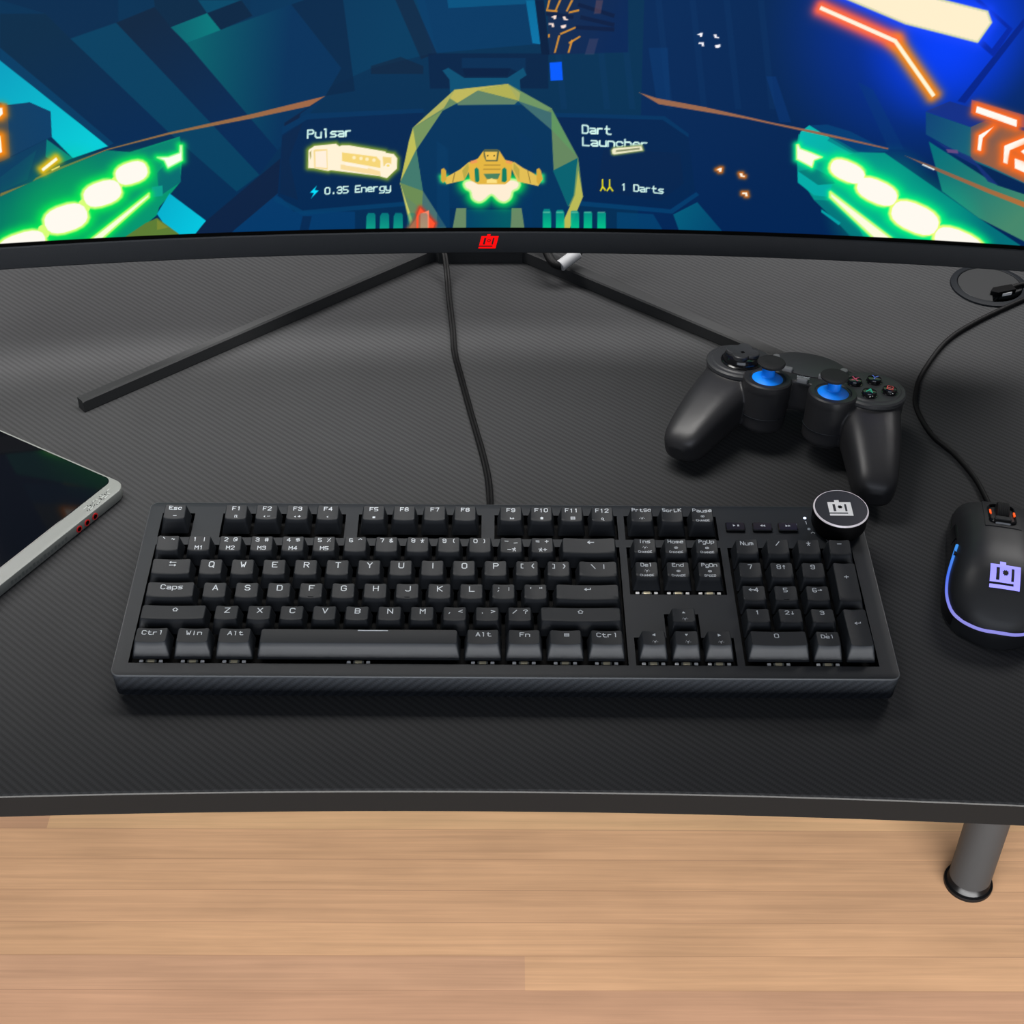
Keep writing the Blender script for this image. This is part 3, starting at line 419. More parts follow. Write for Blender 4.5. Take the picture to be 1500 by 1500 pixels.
def carbon(name, dark, light, period, rough, spec, axes=(0, 1), ang=(.66, .75), bump=.35):
    """carbon-fibre twill: diagonal ribs crossed by a finer weave"""
    m, nt, b = newmat(name); N = nt.nodes; L = nt.links
    tc = N.new('ShaderNodeTexCoord'); sp = N.new('ShaderNodeSeparateXYZ'); L.new(tc.outputs['Object'], sp.inputs[0])
    x, y = sp.outputs[axes[0]], sp.outputs[axes[1]]
    q = math_node(nt, 'ADD', math_node(nt, 'MULTIPLY', x, ang[0]/period), math_node(nt, 'MULTIPLY', y, ang[1]/period))
    p = math_node(nt, 'SUBTRACT', math_node(nt, 'MULTIPLY', x, ang[1]/period*2.6), math_node(nt, 'MULTIPLY', y, ang[0]/period*2.6))
    w = math_node(nt, 'SINE', math_node(nt, 'MULTIPLY', p, 2*math.pi))
    q2 = math_node(nt, 'ADD', q, math_node(nt, 'MULTIPLY', w, .07))
    rib = math_node(nt, 'ADD', math_node(nt, 'MULTIPLY', math_node(nt, 'SINE', math_node(nt, 'MULTIPLY', q2, 2*math.pi)), .5), .5)
    wv = math_node(nt, 'ADD', math_node(nt, 'MULTIPLY', w, .5), .5)
    nz = N.new('ShaderNodeTexNoise'); nz.inputs['Scale'].default_value = 26; nz.inputs['Detail'].default_value = 2
    L.new(tc.outputs['Object'], nz.inputs['Vector'])
    h = math_node(nt, 'ADD', math_node(nt, 'MULTIPLY', rib, .8), math_node(nt, 'MULTIPLY', wv, .2))
    f = math_node(nt, 'ADD', math_node(nt, 'MULTIPLY', h, .8), math_node(nt, 'MULTIPLY', nz.outputs['Fac'], .25), True)
    mx = N.new('ShaderNodeMix'); mx.data_type = 'RGBA'
    mx.inputs[6].default_value = (*lin(dark), 1); mx.inputs[7].default_value = (*lin(light), 1)
    L.new(f, mx.inputs[0]); L.new(mx.outputs[2], b.inputs['Base Color'])
    bp = N.new('ShaderNodeBump'); bp.inputs['Strength'].default_value = bump; bp.inputs['Distance'].default_value = period*.06
    L.new(h, bp.inputs['Height']); L.new(bp.outputs[0], b.inputs['Normal'])
    b.inputs['Roughness'].default_value = rough; b.inputs['Specular IOR Level'].default_value = spec
    return m

def wood(name):
    m, nt, b = newmat(name); N = nt.nodes; L = nt.links
    tc = N.new('ShaderNodeTexCoord'); sp = N.new('ShaderNodeSeparateXYZ'); L.new(tc.outputs['Object'], sp.inputs[0])
    x, y = sp.outputs[0], sp.outputs[1]
    W = .0415
    row = math_node(nt, 'FLOOR', math_node(nt, 'DIVIDE', math_node(nt, 'ADD', y, .0062), W))
    wn = N.new('ShaderNodeTexWhiteNoise'); wn.noise_dimensions = '1D'; L.new(math_node(nt, 'ADD', row, 37.3), wn.inputs['W'])
    xo = math_node(nt, 'ADD', x, math_node(nt, 'MULTIPLY', wn.outputs['Value'], 3.7))
    blk = math_node(nt, 'FLOOR', math_node(nt, 'DIVIDE', xo, 2.3))
    cm = N.new('ShaderNodeCombineXYZ'); L.new(row, cm.inputs[0]); L.new(blk, cm.inputs[1])
    w2 = N.new('ShaderNodeTexWhiteNoise'); w2.noise_dimensions = '2D'; L.new(cm.outputs[0], w2.inputs['Vector'])
    rp = N.new('ShaderNodeValToRGB'); cr = rp.color_ramp
    cols = [(0, (190, 148, 118)), (.3, (204, 160, 122)), (.55, (184, 142, 114)), (.78, (214, 172, 128)), (1, (196, 154, 124))]
    cr.elements[0].position = 0; cr.elements[0].color = (*lin(cols[0][1]), 1)
    cr.elements[1].position = 1; cr.elements[1].color = (*lin(cols[-1][1]), 1)
    for p_, c_ in cols[1:-1]:
        e = cr.elements.new(p_); e.color = (*lin(c_), 1)
    L.new(w2.outputs['Value'], rp.inputs[0])
    # grain: noise stretched along the boards
    cv = N.new('ShaderNodeCombineXYZ'); L.new(math_node(nt, 'MULTIPLY', xo, 2.2), cv.inputs[0])
    L.new(math_node(nt, 'MULTIPLY', y, 95), cv.inputs[1]); L.new(row, cv.inputs[2])
    n1 = N.new('ShaderNodeTexNoise'); n1.inputs['Scale'].default_value = 1.6; n1.inputs['Detail'].default_value = 6; n1.inputs['Roughness'].default_value = .62
    n1.inputs['Distortion'].default_value = .5
    L.new(cv.outputs[0], n1.inputs['Vector'])
    cv2 = N.new('ShaderNodeCombineXYZ'); L.new(math_node(nt, 'MULTIPLY', xo, 5.5), cv2.inputs[0]); L.new(math_node(nt, 'MULTIPLY', y, 14), cv2.inputs[1]); L.new(row, cv2.inputs[2])
    n2 = N.new('ShaderNodeTexNoise'); n2.inputs['Scale'].default_value = 1.2; n2.inputs['Detail'].default_value = 3
    L.new(cv2.outputs[0], n2.inputs['Vector'])
    g = math_node(nt, 'ADD', math_node(nt, 'MULTIPLY', math_node(nt, 'SUBTRACT', n1.outputs['Fac'], .5), .62), math_node(nt, 'MULTIPLY', math_node(nt, 'SUBTRACT', n2.outputs['Fac'], .5), .42))
    hs = N.new('ShaderNodeHueSaturation'); L.new(rp.outputs[0], hs.inputs['Color'])
    L.new(math_node(nt, 'ADD', g, 1.0), hs.inputs['Value'])
    # thin joint between boards
    fr = math_node(nt, 'FRACT', math_node(nt, 'DIVIDE', math_node(nt, 'ADD', y, .0062), W))
    jt = math_node(nt, 'LESS_THAN', fr, .022)
    mx = N.new('ShaderNodeMix'); mx.data_type = 'RGBA'; mx.inputs[7].default_value = (*lin((150, 112, 86)), 1)
    L.new(math_node(nt, 'MULTIPLY', jt, .45), mx.inputs[0]); L.new(hs.outputs[0], mx.inputs[6])
    L.new(mx.outputs[2], b.inputs['Base Color'])
    b.inputs['Roughness'].default_value = .55; b.inputs['Specular IOR Level'].default_value = .25
    return m

M = {}
M['desk'] = carbon('desk carbon laminate', (43, 43, 44), (57, 58, 59), .0037, .5, .03, bump=.25)
M['edge'] = mat('desk edge band', (9, 9, 9), .6, 0, .02)
M['edge_line'] = mat('desk edge highlight', (44, 44, 43), .6, 0, .2)  # lighter than the edge band: highlight along the edge painted in
M['black'] = mat('black plastic', (30, 31, 33), .38, 0, .5, .15, 2500)
M['deep'] = mat('deep black', (4, 4, 5), .6, 0, .08)
M['gloss'] = mat('gloss black', (14, 14, 16), .14, 0, .5)
M['rubber'] = mat('rubber', (24, 24, 25), .7, 0, .3)
M['bezel'] = mat('monitor bezel', (15, 18, 22), .6, 0, .12, .25, 2200)
M['leg'] = mat('desk leg steel', (36, 37, 38), .45, 0, .25, .08, 2600)
M['bevel'] = mat('plate bevel highlight', (62, 64, 66), .3, 0, .6)  # paler than the plate, so the rim's highlight sits in the colour
M['foot'] = mat('foot plastic', (9, 9, 10), .3, 0, .2)
M['stand'] = mat('stand metal', (38, 39, 40), .45, 0, .2, .08, 2600)
M['plate'] = mat('keyboard plate', (28, 31, 35), .5, 0, .2, .08, 3000)
M['kfront'] = carbon('keyboard carbon front', (18, 20, 23), (32, 35, 40), .0042, .4, .3, axes=(0, 2), ang=(.72, -.7))
M['key'] = mat('keycap', (23, 26, 30), .52, 0, .2, .1, 4000)
M['legend'] = mat('legend', (172, 179, 186), .5)
M['silver'] = mat('silver', (104, 107, 104), .5, 0, .5, .1, 3000)
M['chrome'] = mat('chrome', (236, 228, 232), .35, .2)
M['gold'] = mat('switch clear', (200, 190, 160), .3, .2)
M['white'] = mat('white plastic', (225, 225, 225), .4)
M['glass'] = mat('dark glass', (8, 9, 12), .06, 0, .35)
M['pad'] = mat('controller shell', (35, 35, 37), .42, 0, .35, .12, 3000)
M['padtop'] = mat('controller face', (46, 47, 49), .48, 0, .4, .12, 3000)
M['padgrey'] = mat('grey button', (96, 98, 100), .5)
M['blue'] = mat('blue plastic', (0, 132, 255), .5, 0, .3)
M['mouse'] = mat('mouse shell', (34, 35, 37), .45, 0, .3, .06, 3500)
M['led_red'] = mat('red badge', (130, 2, 2), .6, 0, .05, emit=(240, 4, 4), estr=.8)
M['led_violet'] = mat('violet light', (140, 135, 235), .4, emit=(146, 142, 240), estr=.75)
M['led_orange'] = mat('orange light', (240, 90, 20), .4, emit=(245, 80, 10), estr=.8)
M['led_white'] = mat('white light', (220, 230, 255), .4, emit=(205, 220, 255), estr=1)
M['led_dim'] = mat('dim light', (120, 130, 140), .4)
M['red'] = mat('red ring', (205, 28, 30), .3)
M['cx'] = mat('letter rose', (205, 78, 112), .5); M['cy'] = mat('letter blue', (84, 112, 205), .5)
M['ca'] = mat('letter green', (40, 186, 150), .5); M['cb'] = mat('letter coral', (205, 78, 78), .5)
M['sleeve'] = mat('grey sleeve', (150, 151, 153), .6)
M['cable'] = mat('cable', (13, 13, 14), .55, 0, .15, .4, 1800)
M['etch'] = mat('etched', (134, 138, 135), .5)
M['etch_dark'] = mat('etched dark', (84, 88, 86), .45)
M['wood'] = wood('oak strip floor')

# ------------------------------------------------------------------ stroke lettering (grid 4 x 6, 'a' = -1, 'b' = -2)
GLYPH = {
'A':'00 26 40|12 32','B':'00 06 36 45 44 33 03|33 42 41 30 00','C':'45 36 16 05 01 10 30 41','D':'00 06 36 45 41 30 00','E':'46 06 00 40|03 33',
'F':'46 06 00|03 33','G':'45 36 16 05 01 10 30 41 43 23','H':'00 06|40 46|03 43','I':'20 26','J':'46 41 30 10 01','K':'00 06|46 03|13 40','L':'06 00 40',
'M':'00 06 23 46 40','N':'00 06 40 46','O':'10 01 05 16 36 45 41 30 10','P':'00 06 36 45 44 33 03','Q':'10 01 05 16 36 45 41 30 10|31 4a','R':'00 06 36 45 44 33 03|23 40',
'S':'45 36 16 05 04 13 33 42 41 30 10 01','T':'06 46|26 20','U':'06 01 10 30 41 46','V':'06 20 46','W':'06 10 23 30 46','X':'06 40|00 46','Y':'06 23 46|23 20','Z':'06 46 00 40',
'0':'10 01 05 16 36 45 41 30 10','1':'15 26 20','2':'05 16 36 45 44 00 40','3':'05 16 36 45 44 33 42 41 30 10 01|33 13','4':'30 36 02 42','5':'46 06 03 33 42 41 30 00',
'6':'45 36 16 05 01 10 30 41 42 33 03','7':'06 46 20','8':'13 04 05 16 36 45 44 33 13 02 01 10 30 41 42 33','9':'01 10 30 41 45 36 16 05 04 13 43',
'a':'04 34 43 40 10 01 12 42','b':'06 00 30 41 43 34 04','c':'43 34 14 03 01 10 30 41','d':'46 40 10 01 03 14 44','e':'02 42 43 34 14 03 01 10 40','f':'36 26 15 10|04 24',
'g':'40 10 01 03 14 44 4a 3b 0b','h':'06 00|04 34 43 40','i':'24 20|25 26','k':'06 00|34 02|12 30','l':'16 26 20','m':'00 04 34 43 40|24 20','n':'00 04 34 43 40','o':'10 01 03 14 34 43 41 30 10',
'p':'0b 04 34 43 41 30 00','r':'00 04|03 14 34','s':'44 14 03 12 32 41 30 00','t':'16 11 20 40|04 34','u':'04 01 10 40|44 40','v':'04 20 44','w':'04 10 22 30 44','y':'04 01 10 40|44 4a 3b 0b','z':'04 44 00 40',
'!':'26 22|21 20','@':'42 22 23 33|41 10 01 05 16 36 45 42','#':'10 16|30 36|02 42|04 44','$':'45 05 03 43 41 01|26 20','%':'00 46|05 15|31 41','^':'04 26 44','&':'40 04 15 26 35 01 10 20 42','*':'23 26|23 04|23 44|23 10|23 30',
'(':'36 25 21 30','{':'36 25 24 13 22 21 30',')':'16 25 21 10','}':'16 25 24 33 22 21 10','-':'03 43','_':'00 40','=':'02 42|04 44','+':'03 43|21 25','[':'36 16 10 30',']':'16 36 30 10','\\':'06 40','|':'26 20',
';':'24 25|21 1a','"':'16 14|36 34',"'":'26 24',',':'21 1a','.':'20 21','<':'45 03 41','>':'05 43 01','/':'00 46','?':'05 16 36 45 44 23 22|21 20','`':'16 34','~':'03 14 32 43',':':'21 22|24 25',
'←':'03 63|25 03 21','↵':'65 63 03|25 03 21','⇧':'26 53 43 40 00 03 a3 26','⇥':'05 65|16 05 14|01 61|52 61 50','▲':'#00 50 25','▼':'#05 55 20','◀':'#02 56 5a','▶':'#06 52 0a',
'→':'03 43|34 43 32','↑':'20 25|14 25 34','↓':'25 20|11 20 31','☼':'12 13 24 34 43 42 31 21 12|2b 2a|55 56|a5 a6|72 82|b2 c2','▤':'00 06 66 60 00|02 62|04 64','⌂':'#00 03 a3 26 53 43 40','✉':'#00 05 22 62 65 60|','⚲':'10 01 03 14 24 33 31 20 10|30 4b',
'♪':'00 05 35 30|10 00|40 30','◄':'#02 03 13 25 20 12|','⏯':'#00 05 32|','⏸':'40 44|60 64','◉':'a1 a4 15 45 64 61 40 10 a1|13 43|12 42','⚙':'00 04 54 50 00|14 10|44 40','🏃':'36 35|04 24 44|23 10|23 32 40','■':'#00 04 44 40','⌨':'12 03 13 33 43 32 12'}
def decode(ch):
    tab = {'a': -1, 'b': -2, 'c': -3}
    out = []
    for part in GLYPH.get(ch, '').split('|'):
        if not part: continue
        fill = part[0] == '#'; part = part.lstrip('#')
        out.append((fill, [(tab.get(t[0], None) if t[0] in tab else int(t[0]), tab.get(t[1], None) if t[1] in tab else int(t[1])) for t in part.split()]))
    return out

def letter_polys(text, h, pitch=5.6, wide=1.15, stroke=.14):
    """flat outlines of a text centred on the origin, h = cap height"""
    u = h/6; ux = u*wide; hw = h*stroke/2; polys = []
    n = len(text); x0 = -((n-1)*pitch+4)*ux/2
    for i, ch in enumerate(text):
        for fill, pl in decode(ch):
            pts = [(x0+(i*pitch+x)*ux, (y-3)*u) for x, y in pl]
            if fill: polys.append(pts); continue
            for (ax, ay), (bx, by) in zip(pts, pts[1:]):
                dx, dy = bx-ax, by-ay; l = math.hypot(dx, dy) or 1; dx /= l; dy /= l
                ax_, ay_, bx_, by_ = ax-dx*hw*.8, ay-dy*hw*.8, bx+dx*hw*.8, by+dy*hw*.8
                polys.append([(ax_-dy*hw, ay_+dx*hw), (ax_+dy*hw, ay_-dx*hw), (bx_+dy*hw, by_-dx*hw), (bx_-dy*hw, by_+dx*hw)])
    return polys

def emblem_polys(w):
    """square chip emblem: plate with a tab, two slots, a bottom notch; gear disc returned separately"""
    h = w*.86
    X = [0, .20, .31, .51, .70, .79, 1]; Y = [-.15, 0, .15, .68, .77, .86, 1]
    polys = []
    for i in range(6):
        for j in range(6):
            cx, cy = (X[i]+X[i+1])/2, (Y[j]+Y[j+1])/2
            if cy < 0: ok = .31 < cx < .51
            else:
                ok = True
                if .15 < cy < .68 and (.20 < cx < .31 or .70 < cx < .79): ok = False
                if .77 < cy < .86 and cx < .79: ok = False
            if ok: polys.append([((a-.5)*w, (.5-b)*h) for a, b in ((X[i], Y[j]), (X[i], Y[j+1]), (X[i+1], Y[j+1]), (X[i+1], Y[j]))])
    gear = []
    for k in range(32):
        r = w*(.108 if (k//2) % 2 else .085); a = 2*math.pi*k/32
        gear.append(((.505-.5)*w+r*math.cos(a), (.5-.36)*h+r*math.sin(a)))
    return polys, gear

def emblem(mb, w, place, lift=.00006, mi=0, gi=1, ring=False, cut=1):
    polys, gear = emblem_polys(w)
    if cut > 1:
        fine = []
        for a, b, c, d in polys:
            L2 = lambda p, q, t: (p[0]+(q[0]-p[0])*t, p[1]+(q[1]-p[1])*t)
            for i in range(cut):
                for j in range(cut):
                    at = lambda u, v: L2(L2(a, d, u), L2(b, c, u), v)
                    fine.append([at(i/cut, j/cut), at(i/cut, (j+1)/cut), at((i+1)/cut, (j+1)/cut), at((i+1)/cut, j/cut)])
        polys = fine
    for p in polys:
        k = mb.add([place(x, y, 0) for x, y in p]); mb.face(range(k, k+4), mi)
    k = mb.add([place(x, y, lift) for x, y in gear]); mb.face(range(k, k+len(gear)), gi)
    if ring:
        cx, cy = .005*w, .14*.86*w
        k = mb.add([place(cx+.055*w*math.cos(i*math.pi/8), cy+.055*w*math.sin(i*math.pi/8), 2*lift) for i in range(16)]); mb.face(range(k, k+16), mi)

def text_mesh(mb, text, h, place, mi=0, **kw):
    for p in letter_polys(text, h, **kw):
        k = mb.add([place(x, y) for x, y in p]); mb.face(range(k, k+len(p)), mi)
# ------------------------------------------------------------------ floor
mb = MB(); mb.box((-2.6, -2.4, -.79), (3.0, 2.6, -.75))
tag(mb.build('floor', M['wood']), 'pale oak strip floor under the desk', kind='structure')

# ------------------------------------------------------------------ desk
def desk_front(x): return -.0775-.085*(x-.185)**2
DX0, DX1, DYB, DT = -.53, .85, .72, .0185
desk = thing('desk', 'black carbon-pattern desk with a curved front edge and tubular legs', 'desk', (.16, .28, -.75))
def desk_outline(i):
    xs = [DX0+i+(DX1-DX0-2*i)*k/48 for k in range(49)]
    return [(x, desk_front(x)+i) for x in xs]+[(DX1-i, DYB-i), (DX0+i, DYB-i)]
mb = MB()
mb.prism([(desk_outline(.0016), -DT), (desk_outline(0), -DT+.0012), (desk_outline(0), -.0013)], 1, cap1=False)
mb.prism([(desk_outline(0), -.0013), (desk_outline(.0004), -.0005)], 2, False, False)
mb.prism([(desk_outline(.0004), -.0005), (desk_outline(.0016), 0)], 0, False, True)
top = mb.build('desktop', [M['desk'], M['edge'], M['edge_line']], desk, 20, (.16, .28, -.75))
# round hole for the cable grommet
mb = MB(); mb.lathe([(.0285, -.04), (.0285, .02)], (.6068, .4455, 0), seg=64)
cut = mb.build('grommet_hole', M['deep'], desk, 20, (.16, .28, -.75))
md = top.modifiers.new('hole', 'BOOLEAN'); md.operation = 'DIFFERENCE'; md.object = cut; md.solver = 'EXACT'
dg = bpy.context.evaluated_depsgraph_get(); cut_top = bpy.data.meshes.new_from_object(top.evaluated_get(dg))
top.modifiers.clear(); cut_top.set_sharp_from_angle(angle=math.radians(15)); top.data = cut_top; bpy.data.objects.remove(cut)
for lx, ly in ((.735, .421), (-.45, .421)):
    mb = MB()
    mb.lathe([(.0225, -.735), (.0225, -DT-.004)], (lx, ly, 0), seg=40)
    mb.lathe([(.034, -DT-.004), (.034, -DT)], (lx, ly, 0), seg=32)
    lg = mb.build('leg', M['leg'], desk, 30, (.16, .28, -.75))
    mb = MB()
    mb.lathe([(.0225, -.75), (.0262, -.7495), (.0268, -.747), (.0262, -.7448), (.0235, -.7435), (.0215, -.7405), (.0195, -.7365), (.0185, -.733)], (lx, ly, 0), seg=40)
    mb.build('leveling_foot', M['foot'], lg, 30, (.16, .28, -.75))
# cable grommet
gx, gy = .6068, .4455
mb = MB()
mb.lathe([(.0255, -.018), (.0282, -.018), (.0282, .0002), (.0312, .0002), (.0308, .0014), (.0292, .0021), (.0262, .0023), (.0256, .0018), (.0255, -.018)], (gx, gy, 0), seg=64, cap0=False, cap1=False)
gro = mb.build('cable_grommet', M['bezel'], desk, 30, (.16, .28, -.75))
mb = MB()
ang0, ang1 = math.radians(-98), math.radians(-18)
ol = []
for k in range(57):
    a = ang1+(2*math.pi+ang0-ang1)*k/56
    ol.append((gx+.0252*math.cos(a), gy+.0252*math.sin(a)))
ol += [(gx-.002, gy-.0165), (gx+.016, gy-.0125)]
mb.prism([(ol, -.003), (ol, .0016), ([(gx+(x-gx)*.985, gy+(y-gy)*.985) for x, y in ol], .0020)])
mb.build('grommet_cap', M['stand'], gro, 30, (.16, .28, -.75))
mb = MB(); mb.lathe([(.0254, -.018), (.0254, -.0172)], (gx, gy, 0), seg=40)
mb.build('grommet_well', M['deep'], gro, 30, (.16, .28, -.75))

# ------------------------------------------------------------------ monitor
MO, MN, MX, MZ = Vector(MON_O), Vector(MON_N), Vector(MON_X), Vector(MON_Z)
def MP(s, v, off=0):
    """point on the curved monitor: s mm along the arc, v mm up, off mm towards the viewer"""
    ph = s/1000/MON_R; r = MON_R-off/1000
    return MO+MX*(r*math.sin(ph))+MN*(MON_R-r*math.cos(ph))+MZ*(v/1000)
MB0 = (.196, .498, 0)
mon = thing('monitor', 'large curved monitor showing a spaceship game on a black V-shaped stand', 'monitor', MB0)
SW, VB, VT = 400, 16.0, 352
def sweep(mb, sec, s0, s1, n, mi=0):
    mb.loft([[MP(s0+(s1-s0)*k/n, v, o) for v, o in sec] for k in range(n+1)], mi)
mb = MB()
sweep(mb, [(-.6, -14), (-.6, -.8), (.2, 0), (15.6, 0), (16.4, -.5), (16.6, -14)], -406, 406, 60)
sweep(mb, [(VT, -14), (VT, -.6), (VT+.6, 0), (VT+6, 0), (VT+6.6, -.6), (VT+6.6, -14)], -406, 406, 60)
for a, b in ((-406, -SW), (SW, 406)): sweep(mb, [(16.2, -14), (16.2, -.2), (VT+.2, -.2), (VT+.2, -14)], a, b, 2)
mb.build('bezel', M['bezel'], mon, 30, MB0)
mb = MB()
sweep(mb, [(-.4, -14.2), (VT+6.4, -14.2), (VT+2, -30), (VT-60, -46), (60, -46), (8, -30)], -405, 405, 40)
mb.build('back_shell', M['black'], mon, 30, MB0)
mb = MB()
emblem(mb, 12.4, lambda x, y, l: MP(4.2+x+.22*y, 8.3+y*.92, .12+l*700), gi=1, ring=True)
mb.build('logo', [M['led_red'], M['deep']], mon, 30, MB0)

# the picture on the screen, rasterised onto the screen's own grid of vertices
S = np.unique(np.concatenate([np.linspace(-SW, SW, 1400)]))
V = np.concatenate([np.linspace(VB, 196, 300), np.linspace(197, VT, 120)])
gs, gv = np.meshgrid(S, V); PS, PV = gs.ravel(), gv.ravel()
img = np.zeros((PS.size, 3))
def A3(c): return np.array(c, float)/255
def sel(pts, pad):
    p = np.array(pts); return np.nonzero((PS > p[:, 0].min()-pad) & (PS < p[:, 0].max()+pad) & (PV > p[:, 1].min()-pad) & (PV < p[:, 1].max()+pad))[0]
def sdist(pts, x, y):
    p = np.array(pts, float); q = np.roll(p, -1, 0); d = np.full(x.shape, 1e9); ins = np.zeros(x.shape, bool)
    for (ax, ay), (bx, by) in zip(p, q):
        ex, ey = bx-ax, by-ay; L2 = ex*ex+ey*ey+1e-12
        t = np.clip(((x-ax)*ex+(y-ay)*ey)/L2, 0, 1)
        d = np.minimum(d, (x-ax-t*ex)**2+(y-ay-t*ey)**2)
        c = (ay > y) != (by > y)
        ins ^= c & (x < ex*(y-ay)/(ey if abs(ey) > 1e-12 else 1e-12)+ax)
    d = np.sqrt(d); return np.where(ins, -d, d)
def blend(i, col, a):
    a = np.asarray(a)[:, None] if np.ndim(a) else a
    img[i] = img[i]*(1-a)+col*a
AA = .55
for op in ART:
    k = op[0]
    if k == 'p':
        _, col, al, pts = op; i = sel(pts, 1)
        if i.size: blend(i, A3(col), al*np.clip(.5-sdist(pts, PS[i], PV[i])/AA, 0, 1))
    elif k == 'g':
        _, ca, cb, pa, pb, al, pts = op; i = sel(pts, 1)
        if not i.size: continue
        d = np.array(pb)-np.array(pa); t = np.clip(((PS[i]-pa[0])*d[0]+(PV[i]-pa[1])*d[1])/(d@d), 0, 1)[:, None]
        blend(i, A3(ca)*(1-t)+A3(cb)*t, al*np.clip(.5-sdist(pts, PS[i], PV[i])/AA, 0, 1))
    elif k == 'r':
        _, col, al, c, rx, ry = op
        d2 = ((PS-c[0])/max(rx, 1))**2+((PV-c[1])/max(ry, 1))**2; i = np.nonzero(d2 < 1)[0]
        blend(i, A3(col), al*(1-d2[i])**1.6)
    elif k == 'h':
        _, halo, core, r, rim, rw, al, pts = op; i = sel(pts, r*2.2)
        if not i.size: continue
        d = sdist(pts, PS[i], PV[i]); e = np.maximum(d, 0)
        blend(i, A3(halo), np.exp(-(e/(r*.75))**2)*.95)
        if rim: blend(i, A3(rim), np.clip(1.3-np.abs(d)/max(rw, .3), 0, 1)*.9)
        blend(i, A3(core), np.clip(.5-(d+(rw*.45 if rim else 0))/max(AA, rw*.6), 0, 1))
    elif k == 't':
        _, txt, o, dx, dy, col, w = op
        for n, ch in enumerate(txt):
            for fill, pl in decode(ch):
                pp = [(o[0]+dx[0]*(n+x/5.3)+dy[0]*y/6, o[1]+dx[1]*(n+x/5.3)+dy[1]*y/6) for x, y in pl]
                i = sel(pp, 2)
                if not i.size: continue
                d = np.full(i.size, 1e9)
                for (ax, ay), (bx, by) in zip(pp, pp[1:]):
                    ex, ey = bx-ax, by-ay; t = np.clip(((PS[i]-ax)*ex+(PV[i]-ay)*ey)/(ex*ex+ey*ey+1e-9), 0, 1)
                    d = np.minimum(d, np.hypot(PS[i]-ax-t*ex, PV[i]-ay-t*ey))
                blend(i, A3(col), np.clip(.5+(w*.5-d)/.45, 0, 1))
blk = (PV < 19.2) | (np.abs(PS) > SW-1.5) | (PV > VT-2)
img[blk] = .004
lin_img = np.where(img <= .04045, img/12.92, ((img+.055)/1.055)**2.4)
ph = PS/1000/MON_R; r_ = MON_R+.0012
mo, mn, mx, mz, m0 = (np.array(t) for t in (MON_O, MON_N, MON_X, MON_Z, MB0))
co = (mo-m0)+np.outer(r_*np.sin(ph), mx)+np.outer(MON_R-r_*np.cos(ph), mn)+np.outer(PV/1000, mz)
nS, nV = S.size, V.size
a = (np.arange(nV-1)[:, None]*nS+np.arange(nS-1)[None, :]).ravel()
quads = np.stack([a, a+1, a+nS+1, a+nS], 1)
me = bpy.data.meshes.new('screen')
me.vertices.add(co.shape[0]); me.vertices.foreach_set('co', co.ravel().astype(np.float32))
me.loops.add(quads.size); me.loops.foreach_set('vertex_index', quads.ravel().astype(np.int32))
me.polygons.add(quads.shape[0]); me.polygons.foreach_set('loop_start', np.arange(0, quads.size, 4, dtype=np.int32))
me.update(calc_edges=True)
at = me.color_attributes.new('picture', 'FLOAT_COLOR', 'POINT')
at.data.foreach_set('color', np.concatenate([lin_img, np.ones((lin_img.shape[0], 1))], 1).ravel().astype(np.float32))
ms, nt, bs = newmat('monitor screen')
an = nt.nodes.new('ShaderNodeAttribute'); an.attribute_name = 'picture'
bs.inputs['Base Color'].default_value = (.001, .001, .001, 1); bs.inputs['Roughness'].default_value = .5; bs.inputs['Specular IOR Level'].default_value = 0
nt.links.new(an.outputs['Color'], bs.inputs['Emission Color']); bs.inputs['Emission Strength'].default_value = 1
ms.cycles.emission_sampling = 'NONE'
me.materials.append(ms)
scr = bpy.data.objects.new('screen', me); COL.objects.link(scr); scr.parent = mon

# stand
mb = MB()
hx, hy = .1965, .4965
ax = Vector((.9998, .0222, 0)); ay = Vector((-.0222, .9998, 0))
def H(x, y, z): return Vector((hx, hy, 0))+ax*x+ay*y+Vector((0, 0, z))
ob = [(-.034, -.022), (.034, -.022), (.046, -.006), (.04, .05), (-.04, .05), (-.046, -.006)]
mb.loft([[H(x, y, 0) for x, y in ob], [H(x, y, .0125) for x, y in ob], [H(x*.96, y*.96, .0135) for x, y in ob]])
mb.loft([[H(x, y, .0135) for x, y in rr(-.026, -.017, .026, .002, .002)], [H(x, y, .0165) for x, y in rr(-.026, -.017, .026, .002, .002)]])
std = mb.build('stand', M['stand'], mon, 25, MB0)
mb = MB()
col_ = [rr(-.028, .008, .028, .036, .008), rr(-.026, .006, .026, .034, .008), rr(-.024, -.002, .024, .022, .008)]
mb.loft([[H(x, y, z) for x, y in o] for o, z in zip(col_, (.013, .16, .30))])
mb.loft([[H(x, y, z) for x, z in rr(-.045, .20, .045, .29, .01)] for y in (-.088, .004)])
mb.build('stand_column', M['black'], std, 30, MB0)
